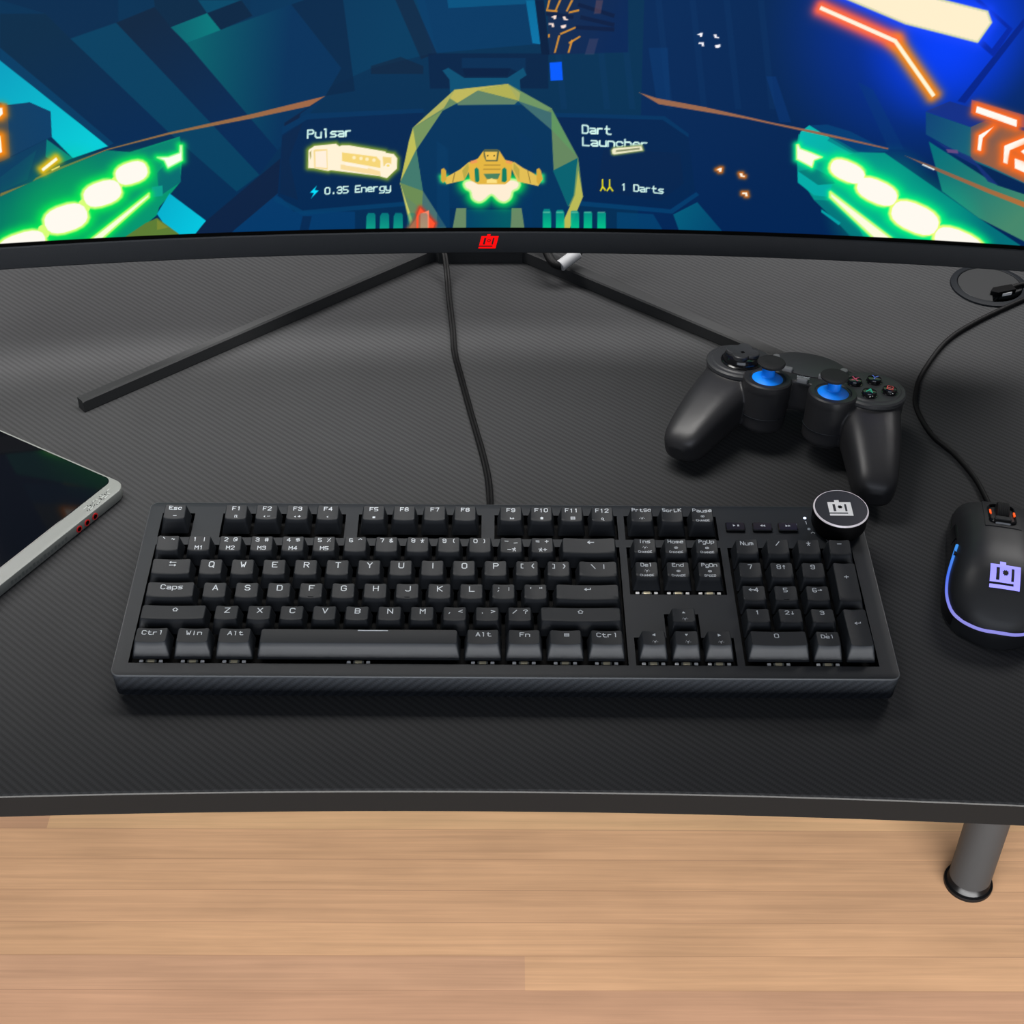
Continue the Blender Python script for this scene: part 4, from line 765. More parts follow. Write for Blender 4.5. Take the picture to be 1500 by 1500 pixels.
for tip0, tip1, root0, root1 in (((-.0953, .2643), (-.0827, .2661), (.160, .4868), (.172, .476)), ((.4275, .3345), (.4235, .3235), (.232, .4900), (.222, .4755))):
    # bar of about 8 x 10 mm with a narrow bevel along its upper edges
    t0, t1, q0, q1 = (Vector((*p, 0)) for p in (tip0, tip1, root0, root1))
    d = (q0-t0).normalized(); n = Vector((-d.y, d.x, 0))
    if n.y < 0: n = -n
    w = abs((t1-t0).dot(n)); w = max(w, .0078)
    mb = MB(); loops = []
    base = t1
    L_ = (q0-t0).length
    for k, (sx, top) in enumerate(((0, .0098), (.002, .0102), (L_, .0115))):
        c = [base+d*sx+n*a+Vector((0, 0, z)) for a, z in ((0, .0006), (0, top-.0012), (.0011, top), (w-.0008, top), (w, top-.0008), (w, .0006))]
        loops.append(c)
    mb.loft(loops)
    mb.build('stand_leg', M['stand'], std, 20, MB0)
# cable with a grey sleeve hanging behind the right stand leg
pc = smooth_path([(.246, .497, .05), (.2475, .470, .026), (.2535, .449, .0185), (.2615, .4425, .0175)], 8)
mb = MB(); mb.tube(pc, .0036, 12)
mb.tube(smooth_path([(.2715, .4495, .021), (.2765, .457, .028), (.279, .475, .06), (.272, .50, .12)], 8), .0036, 12)
cb = mb.build('power_cable', M['cable'], mon, 40, MB0)
mb = MB(); p0, p1 = Vector((.2605, .4425, .0175)), Vector((.2745, .4525, .0235))
pts = [p0.lerp(p1, k/24) for k in range(25)]
mb.tube(pts, [.0046+.0004*(k % 2) for k in range(25)], 16)
mb.build('cable_sleeve', M['sleeve'], cb, 60, MB0)

# ------------------------------------------------------------------ keyboard (built in millimetres, then tilted on its feet)
TILT = math.radians(2.5); H0 = .0215
kb = thing('keyboard', 'black full-size mechanical keyboard with a round volume knob', 'keyboard', (0, .0185*math.sin(TILT), H0-.0185*math.cos(TILT)), (TILT, 0, 0))
ORG = (0, 0, -.0185)
class KB(MB):
    def build(s, name, mats, parent, angle=35):
        s.v = [(x/1000, y/1000, z/1000) for x, y, z in s.v]
        return MB.build(s, name, mats, parent, angle, ORG)
KX0, KX1, KY0, KY1 = -9.7, 442.2, -12.0, 134.8
U = 19.05
def wells():
    g = 1.3; w = []
    def W(x0, x1, y0, y1): w.append((x0*U-g+.6, y0*U-2.2, x1*U+g-.6, y1*U+.6))
    W(0, 1, 5.5, 6.5); W(2, 6, 5.5, 6.5); W(6.5, 10.5, 5.5, 6.5); W(11, 15, 5.5, 6.5); W(NX, NX+3, 5.5, 6.5)
    W(0, 15, 0, 5); W(NX, NX+3, 3, 5); W(NX, NX+3, 0, 1); W(NX+1, NX+2, 0, 2); W(PX, PX+4, 0, 5)
    return w
NX, PX = 15.30, 18.60
WL = wells()
# top plate: grid of cells around the wells, inside a rounded rim
mb = KB()
xs = sorted({KX0+5, KX1-5, *[a for w in WL for a in (w[0], w[2])]}); ys = sorted({KY0+5, KY1-5, *[a for w in WL for a in (w[1], w[3])]})
xs = [x for x in xs if KX0+5 <= x <= KX1-5]; ys = [y for y in ys if KY0+5 <= y <= KY1-5]
def inwell(x, y): return any(a < x < c and b < y < d for a, b, c, d in WL)
cellmap = {}
def vid(x, y, z):
    k = (round(x, 3), round(y, 3), round(z, 3))
    if k not in cellmap: cellmap[k] = mb.add([k])
    return cellmap[k]
for i in range(len(xs)-1):
    for j in range(len(ys)-1):
        x0, x1, y0, y1 = xs[i], xs[i+1], ys[j], ys[j+1]
        hole = inwell((x0+x1)/2, (y0+y1)/2); z = -6.5 if hole else 0
        mb.face([vid(x0, y0, z), vid(x1, y0, z), vid(x1, y1, z), vid(x0, y1, z)], 1 if hole else 0)
        for (xa, ya, xb, yb, ox, oy) in ((x0, y0, x1, y0, 0, -1), (x0, y1, x1, y1, 0, 1), (x0, y0, x0, y1, -1, 0), (x1, y0, x1, y1, 1, 0)):
            mx_, my_ = (xa+xb)/2+ox*.01, (ya+yb)/2+oy*.01
            if hole and not inwell(mx_, my_):
                mb.face([vid(xa, ya, -6.5), vid(xb, yb, -6.5), vid(xb, yb, 0), vid(xa, ya, 0)], 1)
# rim from the grid border out to the rounded outline, then down
cx0, cx1, cy0, cy1 = KX0+5, KX1-5, KY0+5, KY1-5
inner = [(x, cy0) for x in xs]+[(cx1, y) for y in ys[1:]]+[(x, cy1) for x in xs[::-1][1:]]+[(cx0, y) for y in ys[::-1][1:-1]]
def outline(ins, R=5.0):
    x0, y0, x1, y1 = KX0+ins, KY0+ins, KX1-ins, KY1-ins
    R = R-ins*.6
    def arc(cx, cy, a0): return [(cx+R*math.cos(math.radians(a0+90*k/6)), cy+R*math.sin(math.radians(a0+90*k/6))) for k in range(7)]
    o = arc(x0+R, y0+R, 180)+[(x, y0) for x in xs[1:-1]]+arc(x1-R, y0+R, 270)+[(x1, y) for y in ys[1:-1]]+arc(x1-R, y1-R, 0)+[(x, y1) for x in xs[::-1][1:-1]]+arc(x0+R, y1-R, 90)+[(x0, y) for y in ys[::-1][1:-1]]
    return o
def inner_for():
    o = [(cx0, cy0)]*7+[(x, cy0) for x in xs[1:-1]]+[(cx1, cy0)]*7+[(cx1, y) for y in ys[1:-1]]+[(cx1, cy1)]*7+[(x, cy1) for x in xs[::-1][1:-1]]+[(cx0, cy1)]*7+[(cx0, y) for y in ys[::-1][1:-1]]
    return o
ring_i = [vid(x, y, 0) for x, y in inner_for()]
loops = [[(x, y, z) for x, y in outline(i_)] for i_, z in ((.6, 0), (.3, -.12), (0, -.5), (0, -1.4))]
kk = [mb.add(l) for l in loops]; n = len(ring_i)
for i in range(n):
    j = (i+1) % n
    f = [ring_i[i], kk[0]+i, kk[0]+j, ring_i[j]]
    if ring_i[i] == ring_i[j]: f = f[:3]
    mb.face(f)
    for q_, (a_, b_) in enumerate(zip(kk, kk[1:])): mb.face([a_+i, b_+i, b_+j, a_+j], 2 if q_ < 2 else 0)
mb.build('top_plate', [M['plate'], M['deep'], M['bevel']], kb, 30)
mb = KB()
def ol2(i): return rr(KX0+i, KY0+i, KX1-i, KY1-i, 5-i*.5, 6)
mb.prism([(ol2(2.2), -18.5), (ol2(.9), -17.6), (ol2(.25), -1.9), (ol2(.8), -1.4)], 0, True, False)
mb.build('case', M['kfront'], kb, 30)
for x, y in ((20, 4), (412, 4)):
    mb = KB(); mb.box((x-12, y-4, -21.35), (x+12, y+4, -18.3), .8); mb.build('front_foot', M['rubber'], kb)
for x, y in ((24, 118), (408, 118)):
    mb = KB(); mb.box((x-12, y-4, -26.6), (x+12, y+4, -18.3), .8); mb.build('rear_foot', M['rubber'], kb)

# keycaps
PROF = {0: (10.3, 9.9), 1: (9.4, 9.0), 2: (8.0, 9.0), 3: (8.2, 9.8), 4: (9.4, 11.2), 5.5: (9.4, 10.9)}
GAP = 1.05
def keycap(name, row, xu, wu, hu=1, legends=(), bump=False):
    x0, x1 = xu*U+GAP, (xu+wu)*U-GAP; y0, y1 = row*U+GAP, (row+hu)*U-GAP
    hf = PROF[row][0]; hb = PROF[row+hu-1][1] if hu > 1 else PROF[row][1]
    fi, bi, si = 3.7, 1.6, 1.9
    tx0, tx1, ty0, ty1 = x0+si, x1-si, y0+fi, y1-bi
    dish = .75 if wu < 6 else 0
    if name == 'space_bar': hf, hb = 9.9, 9.3
    def top(x, y):
        t = (y-ty0)/(ty1-ty0); u = min(1, abs((x-(tx0+tx1)/2)/((tx1-tx0)/2)))
        return hf+(hb-hf)*t-dish*(1-u*u)*(1-.0*t)+(.0 if dish else -.3*(1-((y-ty0)/(ty1-ty0)*2-1)**2))
    mb = KB(); n = 4; ne = 7
    loops = [[(x, y, 0) for x, y in rr(x0, y0, x1, y1, .9, n, ne)]]
    a, b = rr(x0, y0, x1, y1, .9, n, ne), rr(tx0, ty0, tx1, ty1, 1.7, n, ne)
    for t in (.35, .7, .96):
        loops.append([(xa+(xb-xa)*(t+.03*math.sin(math.pi*t)), ya+(yb-ya)*(t+.03*math.sin(math.pi*t)), top(xb, yb)*t) for (xa, ya), (xb, yb) in zip(a, b)])
    ins = rr(tx0+.35, ty0+.35, tx1-.35, ty1-.35, 1.4, n, ne)
    cx, cy = (tx0+tx1)/2, (ty0+ty1)/2
    loops.append([(x, y, top(x, y)) for x, y in ins])
    for sc in (.8, .6, .4, .2, .05):
        loops.append([(cx+(x-cx)*sc, cy+(y-cy)*sc, top(cx+(x-cx)*sc, cy+(y-cy)*sc)) for x, y in ins])
    mb.loft(loops)
    key = mb.build(name, M['key'], kb, 38)
    if legends:
        lg = KB()
        for txt, fx, fy, h in legends:
            px, py = tx0+(tx1-tx0)*fx, ty0+(ty1-ty0)*fy
            text_mesh(lg, txt, h, lambda x, y: (px+x, py+y, top(px+x, py+y)+.09), stroke=.15 if h > 3 else .16)
        lg.build('legend', M['legend'], key)
    if bump:
        hb_ = KB(); px, py = cx, ty0+1.6
        hb_.box((px-1.6, py-.3, top(px, py)-.1), (px+1.6, py+.3, top(px, py)+.35), .2); hb_.build('homing_bar', M['key'], key)
    return key
def L1(t, h=3.7, fx=.52, fy=.68): return [(t, fx, fy, h)]
def two(a, b=None, ha=2.9, hb_=2.5): return [(a, .5, .77, ha)]+([(b, .52, .24, hb_)] if b else [])
keycap('escape_key', 5.5, 0, 1, legends=two('Esc', '-', 2.6))
for n_, x in enumerate((2, 3, 4, 5, 6.5, 7.5, 8.5, 9.5, 11, 12, 13, 14)):
    ic = ['♪', '◄-', '◄+', '◄', '■', None, None, None, '✉', '⌂', '▤', '⚲'][n_]
    keycap('keycap', 5.5, x, 1, legends=two('F%d' % (n_+1), ic, 2.7, 2.1))
for n_, (a_, b_) in enumerate((('` ~', None), ('1 !', 'M1'), ('2 @', 'M2'), ('3 #', 'M3'), ('4 $', 'M4'), ('5 %', 'M5'), ('6 ^', None), ('7 &', None), ('8 *', None), ('9 (', None), ('0 )', None), ('- _', '-🏃'), ('= +', '🏃+'))):
    keycap('keycap', 4, n_, 1, legends=two(a_, b_, 2.6, 2.6))
keycap('backspace_key', 4, 13, 2, legends=L1('←', 3.2, .52, .74))
keycap('tab_key', 3, 0, 1.5, legends=L1('⇥', 3.2, .5, .7))
for n_, c in enumerate('QWERTYUIOP'): keycap('keycap', 3, 1.5+n_, 1, legends=L1(c))
keycap('keycap', 3, 11.5, 1, legends=L1('[ {', 3.0)); keycap('keycap', 3, 12.5, 1, legends=L1('] }', 3.0)); keycap('keycap', 3, 13.5, 1.5, legends=L1('\\ |', 3.0))
keycap('caps_lock_key', 2, 0, 1.75, legends=L1('Caps', 3.2, .52, .7))
for n_, c in enumerate('ASDFGHJKL'): keycap('keycap', 2, 1.75+n_, 1, legends=L1(c), bump=c in 'FJ')
keycap('keycap', 2, 10.75, 1, legends=L1('; :', 2.8)); keycap('keycap', 2, 11.75, 1, legends=L1("' \"", 2.8))
keycap('enter_key', 2, 12.75, 2.25, legends=L1('↵', 3.0, .49, .7))
keycap('shift_key', 1, 0, 2.25, legends=L1('⇧', 2.6, .52, .72))
for n_, c in enumerate('ZXCVBNM'): keycap('keycap', 1, 2.25+n_, 1, legends=L1(c))
for n_, c in enumerate((', <', '. >', '/ ?')): keycap('keycap', 1, 9.25+n_, 1, legends=L1(c, 2.9))
keycap('shift_key', 1, 12.25, 2.75, legends=L1('⇧', 2.6, .5, .72))
for n_, (t_, x) in enumerate((('Ctrl', 0), ('Win', 1.25), ('Alt', 2.5), ('Alt', 10), ('Fn', 11.25), ('▤', 12.5), ('Ctrl', 13.75))):
    keycap('keycap', 0, x, 1.25, legends=L1(t_, 3.0 if t_ != '▤' else 2.2, .52, .68))
sb = keycap('space_bar', 0, 3.75, 6.25)
mb = KB(); mb.box((130, 15.0, 9.15), (147.5, 15.6, 9.42), .1); mb.build('legend', M['legend'], sb)
CH = 'CHANGE'
nav = [(5.5, 0, 'PrtSc', '☼', None), (5.5, 1, 'ScrLK', None, None), (5.5, 2, 'Pause', '◉', CH), (4, 0, 'Ins', '☼', CH), (4, 1, 'Home', '◉', CH), (4, 2, 'PgUp', '◉', CH), (3, 0, 'Del', '☼', CH), (3, 1, 'End', '◉', CH), (3, 2, 'PgDn', '◉', 'SPEED')]
for r_w, c_, a_, b_, d_ in nav:
    lg = [(a_, .5, .82, 2.3)]
    if b_: lg.append((b_, .5, .44 if d_ else .28, 1.5))
    if d_: lg.append((d_, .5, .14, 1.35))
    keycap('keycap', r_w, NX+c_, 1, legends=lg)
for r_w, c_, a_ in ((1, 1, '▲'), (0, 0, '◀'), (0, 1, '▼'), (0, 2, '▶')):
    keycap('arrow_key', r_w, NX+c_, 1, legends=[(a_, .5, .74, 2.0), ('☼', .54, .26, 1.5)])
for r_w, c_, t_ in ((4, 0, 'Num'), (4, 1, '/'), (4, 2, '*'), (4, 3, '-'), (3, 0, '7'), (3, 1, '8↑'), (3, 2, '9'), (2, 0, '←4'), (2, 1, '5'), (2, 2, '6→'), (1, 0, '1'), (1, 1, '2↓'), (1, 2, '3')):
    keycap('keycap', r_w, PX+c_, 1, legends=L1(t_, 2.9 if t_ != 'Num' else 2.6, .5, .74), bump=t_ == '5')
keycap('plus_key', 2, PX+3, 1, 2, legends=L1('+', 3.2, .52, .64)); keycap('enter_key', 0, PX+3, 1, 2, legends=L1('↵', 2.8, .5, .62))
keycap('zero_key', 0, PX, 2, legends=L1('0', 3.0, .47, .7)); keycap('keycap', 0, PX+2, 1, legends=[('.', .47, .93, 2.4), ('Del', .5, .66, 2.5)])
# switch housings peeping out below the front keys
for cx, y_ in [(11.9, 0), (35.7, 0), (59.5, 0), (130.9, 0)]+[((10.625+1.25*k)*U, 0) for k in range(4)]+[((NX+.5+k)*U, 0) for k in range(3)]+[((NX+.5+k)*U, 3*U) for k in range(3)]+[((PX+1)*U, 0), ((PX+2.5)*U, 0)]:
    mb = KB()
    mb.box((cx-3, y_-.9, -2.6), (cx+3, y_+1.2, -.9), .2, 0); mb.box((cx-2, y_-1.0, -1.5), (cx+2, y_+1, -.6), .2, 1)
    for sgn in (-1, 1): mb.box((cx+sgn*5.6-1.1, y_-.9, -2.2), (cx+sgn*5.6+1.1, y_+1, -.8), .3, 2)
    mb.build('key_switch', [M['silver'], M['gold'], M['white']], kb)
# media buttons
for x, t_ in ((354.4, '▶⏸'), (371.4, '◀◀'), (387.6, '▶▶')):
    mb = KB(); mb.prism([(rr(x, 110, x+12.2, 117.3, 1), 0), (rr(x, 110, x+12.2, 117.3, 1), 1.7), (rr(x+.5, 110.5, x+11.7, 116.8, .8), 2.2)])
    b_ = mb.build('media_button', M['gloss'], kb)
    mb = KB(); text_mesh(mb, t_, 1.7, lambda X, Y: (x+6.1+X, 114.2+Y, 2.26), pitch=5.2, stroke=.3); mb.build('legend', M['legend'], b_)
    mb = KB(); mb.box((x+.4, 110.0, 1.75), (x+11.8, 110.35, 2.05)); mb.build('edge_highlight', M['plate'], b_)
# lock lights
for x, y, m_ in ((406.0, 123.6, 'led_white'), (407.2, 113.4, 'led_dim')):
    mb = KB(); mb.lathe([(1.0, 0), (1.0, .25), (.7, .4)], (x, y, 0), seg=16); mb.build('indicator_light', M[m_], kb)
mb = KB()
for x, y, t_, h in ((406.3, 119.3, '1', 2.6), (409.2, 109.2, '^', 3.0), (417.2, 102.4, ')', 3)): text_mesh(mb, t_, h, lambda X, Y: (x+X, y+Y, .07))
mb.build('indicator_marking', M['legend'], kb)
# volume knob
kx, ky = 425.4, 115.6
mb = KB()
mb.lathe([(14.6, 0), (14.8, 3.2), (16.9, 4.0), (17.2, 5.0), (17.2, 15.2)], (kx, ky, 0), seg=72, cap1=False)
kn = mb.build('volume_knob', M['deep'], kb, 30)
mb = KB(); mb.lathe([(17.2, 15.2), (17.3, 15.5), (16.7, 16.2), (16.35, 16.2)], (kx, ky, 0), seg=72, cap0=False, cap1=False); mb.build('knob_ring', M['chrome'], kn, 20)
mb = KB(); mb.lathe([(16.35, 16.2), (16.2, 16.05), (1, 16.05)], (kx, ky, 0), seg=72, cap0=False); mb.build('knob_face', M['black'], kn, 20)
mb = KB(); emblem(mb, 14.6, lambda x, y, l: (kx-.6+x, ky-.6+y, 16.12+l*800)); mb.build('knob_logo', [M['white'], M['deep']], kn)
# cable of the keyboard
kc = [(206.1, 134, 0), (206.1, 164.5, 4), (204.6, 192, 2.2), (200.2, 222, 2.2), (192.1, 265.5, 2.2), (183.9, 311.8, 2.2), (178.7, 342.7, 2.2), (176.5, 375, 2.2), (172.5, 420, 2.4), (170.8, 444, 5.0), (168.3, 462, 15.0), (164.5, 476, 18.6), (154, 490, 18.6), (138, 503, 9), (120, 522, 2.2), (100, 560, 2.2)]
ks = H0-.0185*math.cos(TILT)
inv = Matrix.Rotation(-TILT, 4, 'X') @ Matrix.Translation((0, -.0185*math.sin(TILT), -ks))
pts = [inv @ Vector((x/1000, y/1000, z/1000)) for x, y, z in smooth_path(kc[1:], 8)]
pts = [inv @ Vector((.2061, .136, .016)), inv @ Vector((.2061, .145, .0145)), inv @ Vector((.2061, .156, .008))]+pts
mb = MB()
for k in (-1, 1): mb.tube([p+Vector((k*.00105, 0, 0)) for p in pts], .0013, 8, flat=1.2)
mb.build('cable', M['cable'], kb, 60)
# ------------------------------------------------------------------ tablet
tb = thing('tablet', 'silver-framed tablet with dark glass and three red dots, cut off at left', 'tablet', (-.13, .12, 0))
TO = Vector((-.0348, .1744, 0)); e1 = Vector((-.517, -.856, 0)); e2 = Vector((-.858, .513, 0)).normalized(); e2 = (e2-e1*e2.dot(e1)/e1.dot(e1)).normalized(); e1.normalize()
def TP(a, b, z): return TO+e1*a+e2*b+Vector((0, 0, z))
TL, TW, TZ = .158, .235, .0092
o_ = (-.13, .12, 0)
mb = MB()
def fr(i): return rr(i, i, TL-i, TW-i, .009-i*.7, 8)
mb.loft([[TP(a, b, z) for a, b in fr(i)] for i, z in ((.0014, .0004), (.0004, .0014), (0, .003), (0, TZ-.0008), (.0003, TZ-.0002), (.0008, TZ))])
mb.build('frame', M['silver'], tb, 30, o_)
mb = MB()
def gl_(i, z): return [TP(a, b, z) for a, b in rr(.0016+i, .0112+i, TL-.0016-i, TW-.0112-i, .006-i, 8)]
mb.loft([gl_(0, TZ-.0002), gl_(0, TZ+.00012), gl_(.0004, TZ+.0003)])
mb.build('glass_panel', M['glass'], tb, 20, o_)
mb = MB(); tdir, udir = -e1, e2
text_mesh(mb, 'acer', .0058, lambda x, y: TP(.0215, .0058, TZ+.00016)+tdir*x+udir*y, wide=1.25, stroke=.16)
mb.build('lettering', M['etch'], tb, 30, o_)
for k in range(3):
    a = .0322+.0074*k; mb = MB()
    R_ = Matrix((e1, Vector((0, 0, 1)), -e2)).transposed()
    mb.lathe([(.0024, -.0004), (.0024, .0003), (.0016, .0004)], TP(a, 0, .0047), R_, 24, 0, cap1=False); mb.lathe([(.0016, .0004), (.0009, .00025), (.0001, .00025)], TP(a, 0, .0047), R_, 24, 1, cap0=False)
    mb.build('red_dot', [M['red'], M['deep']], tb, 30, o_)
mb = MB()
for k in range(16):
    a = .058+.0032*k; h_ = .0020 if k % 3 else .0028
    p = [TP(a, -.00008, .0035), TP(a+.0019, -.00008, .0035), TP(a+.0019, -.00008, .0035+h_), TP(a, -.00008, .0035+h_)]
    k_ = mb.add(p); mb.face(range(k_, k_+4))
mb.build('side_etching', M['etch_dark'], tb, 30, o_)

# ------------------------------------------------------------------ mouse
F_ = Vector((.2181, .9759, 0)); R_t = Vector((.9759, -.2181, 0)); FR = Vector((.5372, .1530, 0)); ML = .1225
ms_ = thing('mouse', 'black wired mouse with a violet light strip and chip emblem, at the right edge', 'mouse', tuple(FR-F_*.06))
mo_ = tuple(FR-F_*.06)
def itp(tab, t):
    xs_ = [a for a, b in tab]; return float(np.interp(t, xs_, [b for a, b in tab]))
WT = [(0, .0205), (.02, .0238), (.06, .0262), (.14, .0282), (.25, .0292), (.4, .0292), (.55, .0302), (.7, .0322), (.8, .0318), (.88, .0286), (.94, .0225), (.98, .0135), (1, .0055)]
HT = [(0, .0135), (.02, .0172), (.06, .0218), (.14, .0268), (.25, .0318), (.4, .0360), (.55, .0382), (.65, .0386), (.75, .0368), (.85, .0312), (.92, .0248), (.97, .0182), (1, .0105)]
from math import cos, sin, pi
def ms_curve(tab, t):
    return (itp(tab, max(0, t-.03))+2*itp(tab, t)+itp(tab, min(1, t+.03)))/4 if .04 < t < .94 else itp(tab, t)
def MS(t, th, out=0):
    """mouse surface: t 0 front..1 back, th 0 right..pi left"""
    def P(t_, th_):
        w, h = ms_curve(WT, t_), ms_curve(HT, t_)
        c, s = cos(th_), sin(th_)
        x = w*(1 if c >= 0 else -1)*abs(c)**.62; z = .0016+(h-.0016)*abs(s)**.72
        return FR-F_*(t_*ML)+R_t*x+Vector((0, 0, z))
    p = P(t, th)
    if out:
        a = P(min(1, t+.004), th)-P(max(0, t-.004), th); b = P(t, th+.004)-P(t, th-.004)
        n_ = a.cross(b).normalized()
        if n_.z < 0 and .3 < th < pi-.3: n_ = -n_
        elif (p-(FR-F_*(t*ML))).dot(n_) < 0: n_ = -n_
        p = p+n_*out
    return p
mb = MB(); ts = [0, .006, .02, .04, .07, .1]+[.1+.8*k/36 for k in range(1, 37)]+[.92, .94, .955, .97, .98, .99, 1]
NT = 48
loops = []
for t in ts: loops.append([MS(t, pi*k/NT) for k in range(NT+1)]+[FR-F_*(t*ML)+R_t*(ms_curve(WT, t)*q)+Vector((0, 0, .0008)) for q in (-.9, 0, .9)])
mb.loft(loops)
mb.build('shell', M['mouse'], ms_, 50, mo_)
def patch(name, m_, t0, t1, a0, a1, out, parent=ms_, nt_=14, na=8, thick=.0008):
    """raised piece that follows the shell; a0, a1 in degrees from the right side"""
    mb = MB()
    def g(o, k): return [[MS(t0+(t1-t0)*i/nt_, math.radians(a0+(a1-a0)*j/na), o) for j in range(na+1)] for i in range(nt_+1)]
    A_ = g(out, 0); B_ = g(out-thick-.0004, 1)
    ka = [mb.add(r) for r in A_]; kb2 = [mb.add(r) for r in B_]
    for i in range(nt_):
        for j in range(na):
            mb.face((ka[i]+j, ka[i+1]+j, ka[i+1]+j+1, ka[i]+j+1)); mb.face((kb2[i]+j, kb2[i]+j+1, kb2[i+1]+j+1, kb2[i+1]+j))
    for i in range(nt_):
        for j in (0, na): mb.face((ka[i]+j, ka[i+1]+j, kb2[i+1]+j, kb2[i]+j))
    for j in range(na):
        for i in (0, nt_): mb.face((ka[i]+j, ka[i]+j+1, kb2[i]+j+1, kb2[i]+j))
    return mb.build(name, m_, parent, 40, mo_)
for side in (0, 1):
    f = (lambda a: 180-a) if side == 0 else (lambda a: a)
    tag(patch('side_panel', M['gloss'], .10, .90, f(1.5), f(19), .0003, nt_=34), 'glossy black side panel')
for t0, t1 in ((.30, .435), (.445, .57)): patch('side_button', M['gloss'], t0, t1, 180-22, 180-34, .0012)
patch('center_panel', M['mouse'], .005, .40, 78, 102, .0005)
# light strip running back along the left side, round the tail and up the right side
def strip_pts():
    L_ = []
    for k in range(60):
        t = .50+.485*k/59
        zt = .0262+(.0125-.0262)*min(1, max(0, (t-.50)/.40))
        h = ms_curve(HT, t)
        q = (zt-.0016)/(h-.0016)
        if q >= .999: break
        th = math.asin(max(0, q)**(1/.72))
        L_.append((t, th))
    left = [MS(t, pi-th, .0004) for t, th in L_]; right = [MS(t, th, .0004) for t, th in L_[::-1]]
    tl, thl = L_[-1]
    mid = [MS(tl+.004*math.sin(pi*k/10), pi-thl+(2*thl-pi)*k/10, .0004) for k in range(1, 10)]
    return left+mid+right
sp_ = strip_pts()
for _ in range(6):
    sp_ = [sp_[0]]+[(a+b*2+c)/4 for a, b, c in zip(sp_, sp_[1:], sp_[2:])]+[sp_[-1]]
mb = MB(); mb.tube(sp_, .00105, 8)
m_, nt, b = newmat('light strip'); N = nt.nodes; Lk = nt.links
tc = N.new('ShaderNodeTexCoord'); sx_ = N.new('ShaderNodeSeparateXYZ'); Lk.new(tc.outputs['Object'], sx_.inputs[0])
rp = N.new('ShaderNodeValToRGB'); rp.color_ramp.elements[0].position = 0; rp.color_ramp.elements[0].color = (*lin((150, 148, 240)), 1)
rp.color_ramp.elements[1].position = 1; rp.color_ramp.elements[1].color = (*lin((20, 170, 235)), 1)
e = rp.color_ramp.elements.new(.45); e.color = (*lin((60, 110, 250)), 1)
Lk.new(math_node(nt, 'MULTIPLY', math_node(nt, 'ADD', sx_.outputs[1], .045), 16, True), rp.inputs[0])
Lk.new(rp.outputs[0], b.inputs['Emission Color']); b.inputs['Emission Strength'].default_value = .85; b.inputs['Base Color'].default_value = (.03, .03, .06, 1)
tag(mb.build('light_strip', m_, ms_, 50, mo_), 'blue to violet light strip')
def tangent(t, th=pi/2):
    p = MS(t, th); f = (MS(t-.03, th)-MS(t+.03, th)).normalized(); r = (MS(t, th-.1)-MS(t, th+.1)).normalized(); n_ = r.cross(f).normalized()
    return p, r, f, n_
p, r, f, n_ = tangent(.775)
def on_mouse(x, y, l):
    # drop the emblem onto the shell
    t = .775-y/ML; c = min(.99, abs(x)/ms_curve(WT, t))**(1/.62)
    return MS(t, math.acos(c if x >= 0 else -c), .0004+l)
mb = MB(); emblem(mb, .0178, on_mouse, cut=3); mb.build('logo', [M['led_violet'], M['mouse']], ms_, 30, mo_)
p, r, f, n_ = tangent(.265)
Mx = Matrix((r, f, n_)).transposed()
def W3(x, y, z): return p+Mx @ Vector((x, y, z))
mb = MB()
out_, inn = rr(-.0085, -.0140, .0085, .0140, .005, 8), rr(-.0071, -.0126, .0071, .0126, .0042, 8)
loops = [[W3(x, y, z) for x, y in o] for o, z in ((out_, -.003), (out_, .0008), (rr(-.008, -.0135, .008, .0135, .0048, 8), .0016), (rr(-.0075, -.0130, .0075, .0130, .0045, 8), .0016), (inn, .0004), (inn, -.004))]
mb.loft(loops, cap0=False, cap1=True)
sf = mb.build('wheel_frame', M['gloss'], ms_, 35, mo_)
mb = MB(); Rw = Matrix((f, n_, r)).transposed()
mb.lathe([(.0062, -.0040), (.0078, -.0036)]+[(.0082-(.0004 if k % 2 else 0), -.0030+.0006*k) for k in range(11)]+[(.0078, .0036), (.0062, .0040)], W3(.0004, .0042, -.0016), Rw, 36)
mb.build('scroll_wheel', M['rubber'], sf, 40, mo_)
mb = MB(); mb.loft([[W3(x, y, z) for x, y in o] for o, z in ((rr(-.0052, -.0108, .0052, -.0050, .0016), -.003), (rr(-.0052, -.0108, .0052, -.0050, .0016), .0014), (rr(-.0046, -.0103, .0046, -.0055, .0014), .0019))])
mb.build('speed_button', M['mouse'], sf, 35, mo_)
for s_ in (-1, 1):
    mb = MB(); a, b2 = sorted((s_*.0068, s_*.0080)); mb.loft([[W3(x, y, z) for x, y in rr(a, -.003, b2, .003, .0004)] for z in (.001, .00185)]); mb.build('side_light', M['led_orange'], sf, 35, mo_)
mc = [(.5371, .1495, .0105), (.5385, .1575, .0095), (.5390, .166, .0035), (.5368, .1945, .0024), (.5288, .2215, .0024), (.5172, .2450, .0024), (.5128, .2750, .0024), (.5162, .2943, .0024), (.5265, .3205, .0024), (.5524, .3615, .0024), (.5826, .3903, .0024), (.6285, .4235, .0024), (.6455, .4335, .0030), (.6500, .4415, .0036), (.6420, .4445, .0042), (.6300, .4420, .0044), (.6190, .4365, .0036), (.6110, .4315, .0008), (.6060, .4285, -.0050), (.6040, .428, -.0095)]
mb = MB(); mb.tube(smooth_path(mc, 8), .0018, 10)
cb = mb.build('cable', M['cable'], ms_, 60, mo_)
